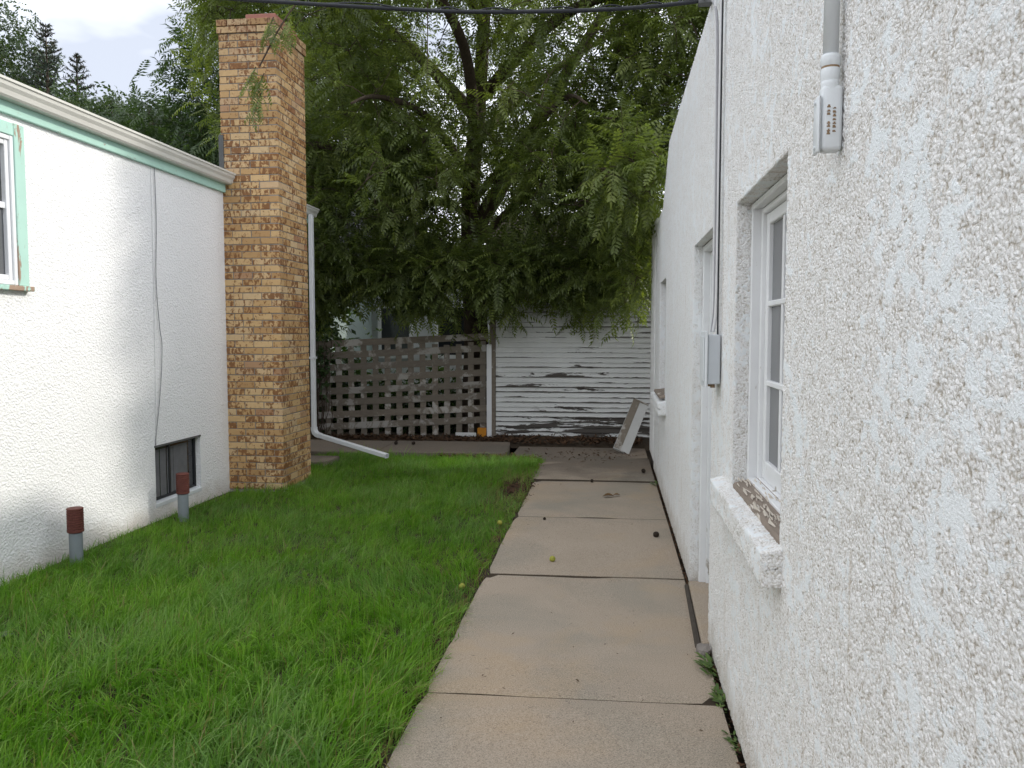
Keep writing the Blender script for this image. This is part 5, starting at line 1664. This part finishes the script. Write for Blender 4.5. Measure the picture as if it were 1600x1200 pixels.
for i in lead:
    d = Vector(dirs[i]).normalized(); up = Vector((0, 0, 1)) + Vector(rng.normal(0, 0.27, 3))
    yv = up.cross(d).normalized(); zv = d.cross(yv)
    o = bpy.data.objects.new('leaf', LM[int(rng.integers(0, len(LM)))]); COL.objects.link(o); o.parent = TR
    m4 = Matrix((( d.x, yv.x, zv.x), (d.y, yv.y, zv.y), (d.z, yv.z, zv.z))).to_4x4()
    o.matrix_local = Matrix.Translation(Vector(pos[i]) - tb) @ m4 @ Matrix.Scale(float(scale[i]), 4)

def simple_leafset(l, w, seed):
    rr = random.Random(seed); V = []; T = []
    for k in range(11):
        b0 = Vector((rr.uniform(0, 0.32), rr.uniform(-.14, .14), rr.uniform(-.1, .1)))
        d = Vector((rr.uniform(.1, 1), rr.uniform(-1, 1), rr.uniform(-.9, .3))).normalized(); s_ = d.cross(Vector((rr.uniform(-.5, .5), rr.uniform(-.5, .5), 1))).normalized()
        i = len(V); V += [b0, b0 + d * l * .5 + s_ * w, b0 + d * l, b0 + d * l * .5 - s_ * w]; T += [(i, i + 1, i + 2), (i, i + 2, i + 3)]
    return np.array([tuple(v) for v in V]), np.array(T)

def broad_tree(name, base, top, ells, ncl, variants, mat, label, group, seed, per=7, thresh=-0.05, branches=6):
    t = thing(name, base, label, 'tree', group)
    rg = np.random.default_rng(seed)
    bv = Vector(base); tv = Vector(top)
    mb = MB()
    tp_ = bez([bv, bv.lerp(tv, 0.3) + Vector((0.1, 0, 0)), bv.lerp(tv, 0.6) - Vector((0.1, 0, 0)), tv], 6)
    mb.tube(tp_, [0.22 * (1 - i / len(tp_)) + 0.03 for i in range(len(tp_))], 9); build('trunk', mb, 'bark', t, smooth=True)
    sk = list(tp_[8:])
    mb = MB()
    for k in range(branches):
        c, r = ells[k % len(ells)]
        s0 = tp_[8 + int(rg.integers(0, len(tp_) - 9))]
        e = Vector(c) + Vector((rg.uniform(-.7, .7) * r[0], rg.uniform(-.7, .7) * r[1], rg.uniform(-.3, .8) * r[2]))
        p = bez([s0, s0.lerp(e, .5) + Vector((0, 0, .2)), e], 6)
        mb.tube(p, [0.07 - 0.055 * i / len(p) for i in range(len(p))], 6); sk += p
    build('branches', mb, 'bark', t, smooth=True)
    sk = np.array([tuple(p) for p in sk])
    lo = np.min([np.array(c) - np.array(r) for c, r in ells], axis=0); hi = np.max([np.array(c) + np.array(r) for c, r in ells], axis=0)
    Cc = []
    while len(Cc) < ncl:
        P = rg.uniform(lo, hi, (4000, 3)); P = P[inside(P, ells)]
        nz = fbm3(P, 0.8, seed) + 0.5 * fbm3(P, 2.1, seed * 2.0)
        Cc += list(P[nz > thresh])
    Cc = np.array(Cc[:ncl])
    pr = grow(Cc, sk)
    tdir = Cc - pr; tdir /= np.linalg.norm(tdir, axis=1, keepdims=True) + 1e-6
    tw_ = MB()
    for a_, b_ in zip(pr, Cc): tw_.tube([a_, (a_ + b_) / 2 + np.array((0, 0, .08)), b_], [0.009, 0.006, 0.003], 3, False)
    tag(build('twigs', tw_, 'bark', t), kind='stuff')
    ps = np.repeat(Cc, per, axis=0) + rg.normal(0, 0.16, (ncl * per, 3))
    ds_ = np.repeat(tdir, per, axis=0) * 0.6 + rg.normal(0, 0.65, (ncl * per, 3)) + np.array((0, 0, -0.25))
    V_, T_, A_ = place(variants, ps, ds_, rg.uniform(0.8, 1.25, len(ps)), rg, 0.6)
    tag(fastmesh('crown', V_, T_, mat, t, {'tint': A_}), kind='stuff')
    return t
SL = [simple_leafset(0.12, 0.028, s_) for s_ in (1, 2, 3)]
DV = [frond(6, 0.46, 0.13, 0.35, 11, True), frond(7, 0.50, 0.135, 0.55, 12, True), frond(6, 0.44, 0.13, 0.2, 13, True)]
GT = 'trees behind the left house'
broad_tree('dark_tree', (-8.6, 18.2, 0), (-8.3, 18, 8.6), [((-9.1, 17.8, 5.6), (2.5, 2.0, 1.9)), ((-8.2, 18.0, 7.2), (1.9, 1.8, 2.2)), ((-7.6, 18.0, 9.3), (1.7, 1.5, 2.3)), ((-6.6, 18.5, 6.5), (2.2, 1.6, 2.8))], 980, DV, 'dark_leaf', 'dark green tree with feathery leaves just left of the brick chimney', GT, 21, 6, -0.2)
broad_tree('grey_green_tree', (-20.4, 24.5, 0), (-19.8, 24, 10.2), [((-20.0, 24, 9.0), (2.2, 2, 3.1)), ((-21.5, 24, 8.6), (2.4, 2, 3.4)), ((-18.3, 24, 7.2), (1.9, 1.6, 1.6))], 640, SL, 'far_leaf', 'grey green round tree at the left edge above the roof', GT, 31, 9, -0.15)
broad_tree('low_tree', (-14.0, 22.5, 0), (-14.0, 22, 7.0), [((-14.6, 22, 6.6), (2.2, 1.8, 1.7)), ((-12.6, 22, 6.0), (2.2, 1.8, 1.9)), ((-16.2, 22.2, 6.8), (1.5, 1.4, 1.9))], 640, SL, 'far_leaf', 'low bushy tree between the spruces and the dark tree over the roof', GT, 41, 9, -0.15)
# spruces
def spruce(x, y, h, rbase, label, seed):
    t = thing('spruce_tree', (x, y, 0), label, 'spruce', GT)
    rr = random.Random(seed)
    mb = MB(); mb.tube([(x, y, 0), (x, y, h * .6), (x, y, h)], [0.16, 0.09, 0.01], 8); build('trunk', mb, 'bark', t, smooth=True)
    V = []; T = []; A_ = []; br = MB()
    z = h - 0.08
    while z > h * 0.42:
        f = (h - z) / h
        R_ = 0.12 + rbase * f ** 0.9
        nb2 = 6
        for k in range(nb2):
            a_ = rr.uniform(0, 6.28); l = R_ * rr.uniform(0.7, 1.1)
            up = 0.35 - 0.5 * f
            e = Vector((x + math.cos(a_) * l, y + math.sin(a_) * l, z + l * up + 0.10 * l))
            s0 = Vector((x, y, z)); br.tube([s0, s0.lerp(e, .5) - Vector((0, 0, .06 * l)), e], [0.012, 0.008, 0.004], 3, False)
            nn = int(14 + l * 40)
            for q in range(nn):
                u = rr.uniform(0.1, 1.0); b0 = s0.lerp(e, u)
                dd = (e - s0).normalized() * 0.6 + Vector((rr.gauss(0, .6), rr.gauss(0, .6), rr.gauss(-.05, .45)))
                dd.normalize(); ln = rr.uniform(0.07, 0.16) * (1.1 - 0.4 * u); s_ = dd.orthogonal().normalized() * 0.016
                i = len(V); V += [b0 - s_, b0 + s_, b0 + dd * ln]; T.append((i, i + 1, i + 2)); A_ += [rr.random() * (0.75 if f > 0.1 else 1.3)] * 3
        z -= 0.16 + 0.1 * f
    build('branches', br, 'bark', t)
    tag(fastmesh('needles', np.array([tuple(v) for v in V]), np.array(T), 'spruce_needle', t, {'tint': np.clip(np.array(A_), 0, 1)}), kind='stuff')
spruce(-17.45, 23.4, 11.1, 3.3, 'taller pointed spruce rising over the left roof', 3)
spruce(-16.6, 23.6, 10.2, 3.0, 'shorter pointed spruce close beside the taller one over the left roof', 4)
# vine tangle at the left end of the lattice
VT = thing('vine', (-4.4, 11.3, 0), 'brown tangle of vine stems on the left end of the lattice fence', 'vine')
mb = MB()
for k in range(34):
    x0 = random.uniform(-4.55, -4.15); y0 = 11.36 + random.uniform(-.06, .0)
    pts = [(x0, y0, 0.0)]
    for q in range(5):
        pts.append((pts[-1][0] + random.gauss(0.0, 0.06), y0 + random.gauss(0, 0.025), pts[-1][2] + random.uniform(0.15, 0.38)))
    mb.tube(bez(pts, 4), 0.005, 4, False)
build('stems', mb, 'bark', VT, smooth=True)
vp = np.array([(random.uniform(-4.6, -4.1), 11.33 + random.uniform(-.08, .03), random.uniform(0.8, 1.9)) for _ in range(60)])
V_, T_, A_ = place(SL, vp, rng.normal(0, 1, (60, 3)), rng.uniform(0.5, 0.8, 60), rng, .6)
tag(fastmesh('foliage', V_, T_, 'dark_leaf', VT, {'tint': A_}), kind='stuff')
# dark growth filling the yard behind the lattice
hp = np.array([(x_, random.uniform(12.6, 14.5), abs(random.gauss(0, 0.30 if -4.2 < x_ < -2.4 else 0.5)) + 0.05) for x_ in (random.uniform(-5.6, -1.7) for _ in range(1000))])
hp = np.concatenate([hp, np.array([(random.uniform(-6.8, -4.5), random.uniform(11.8, 14.0), random.uniform(0.2, 2.9)) for _ in range(900)])])
V_, T_, A_ = place(SL, hp, rng.normal(0, 1, (len(hp), 3)), rng.uniform(0.8, 1.4, len(hp)), rng, .6)
tag(fastmesh('undergrowth', V_, T_, 'dark_leaf', None, {'tint': A_}), 'dark leafy undergrowth in the yard behind the lattice fence', 'undergrowth', kind='stuff')

bpy.context.view_layer.update()
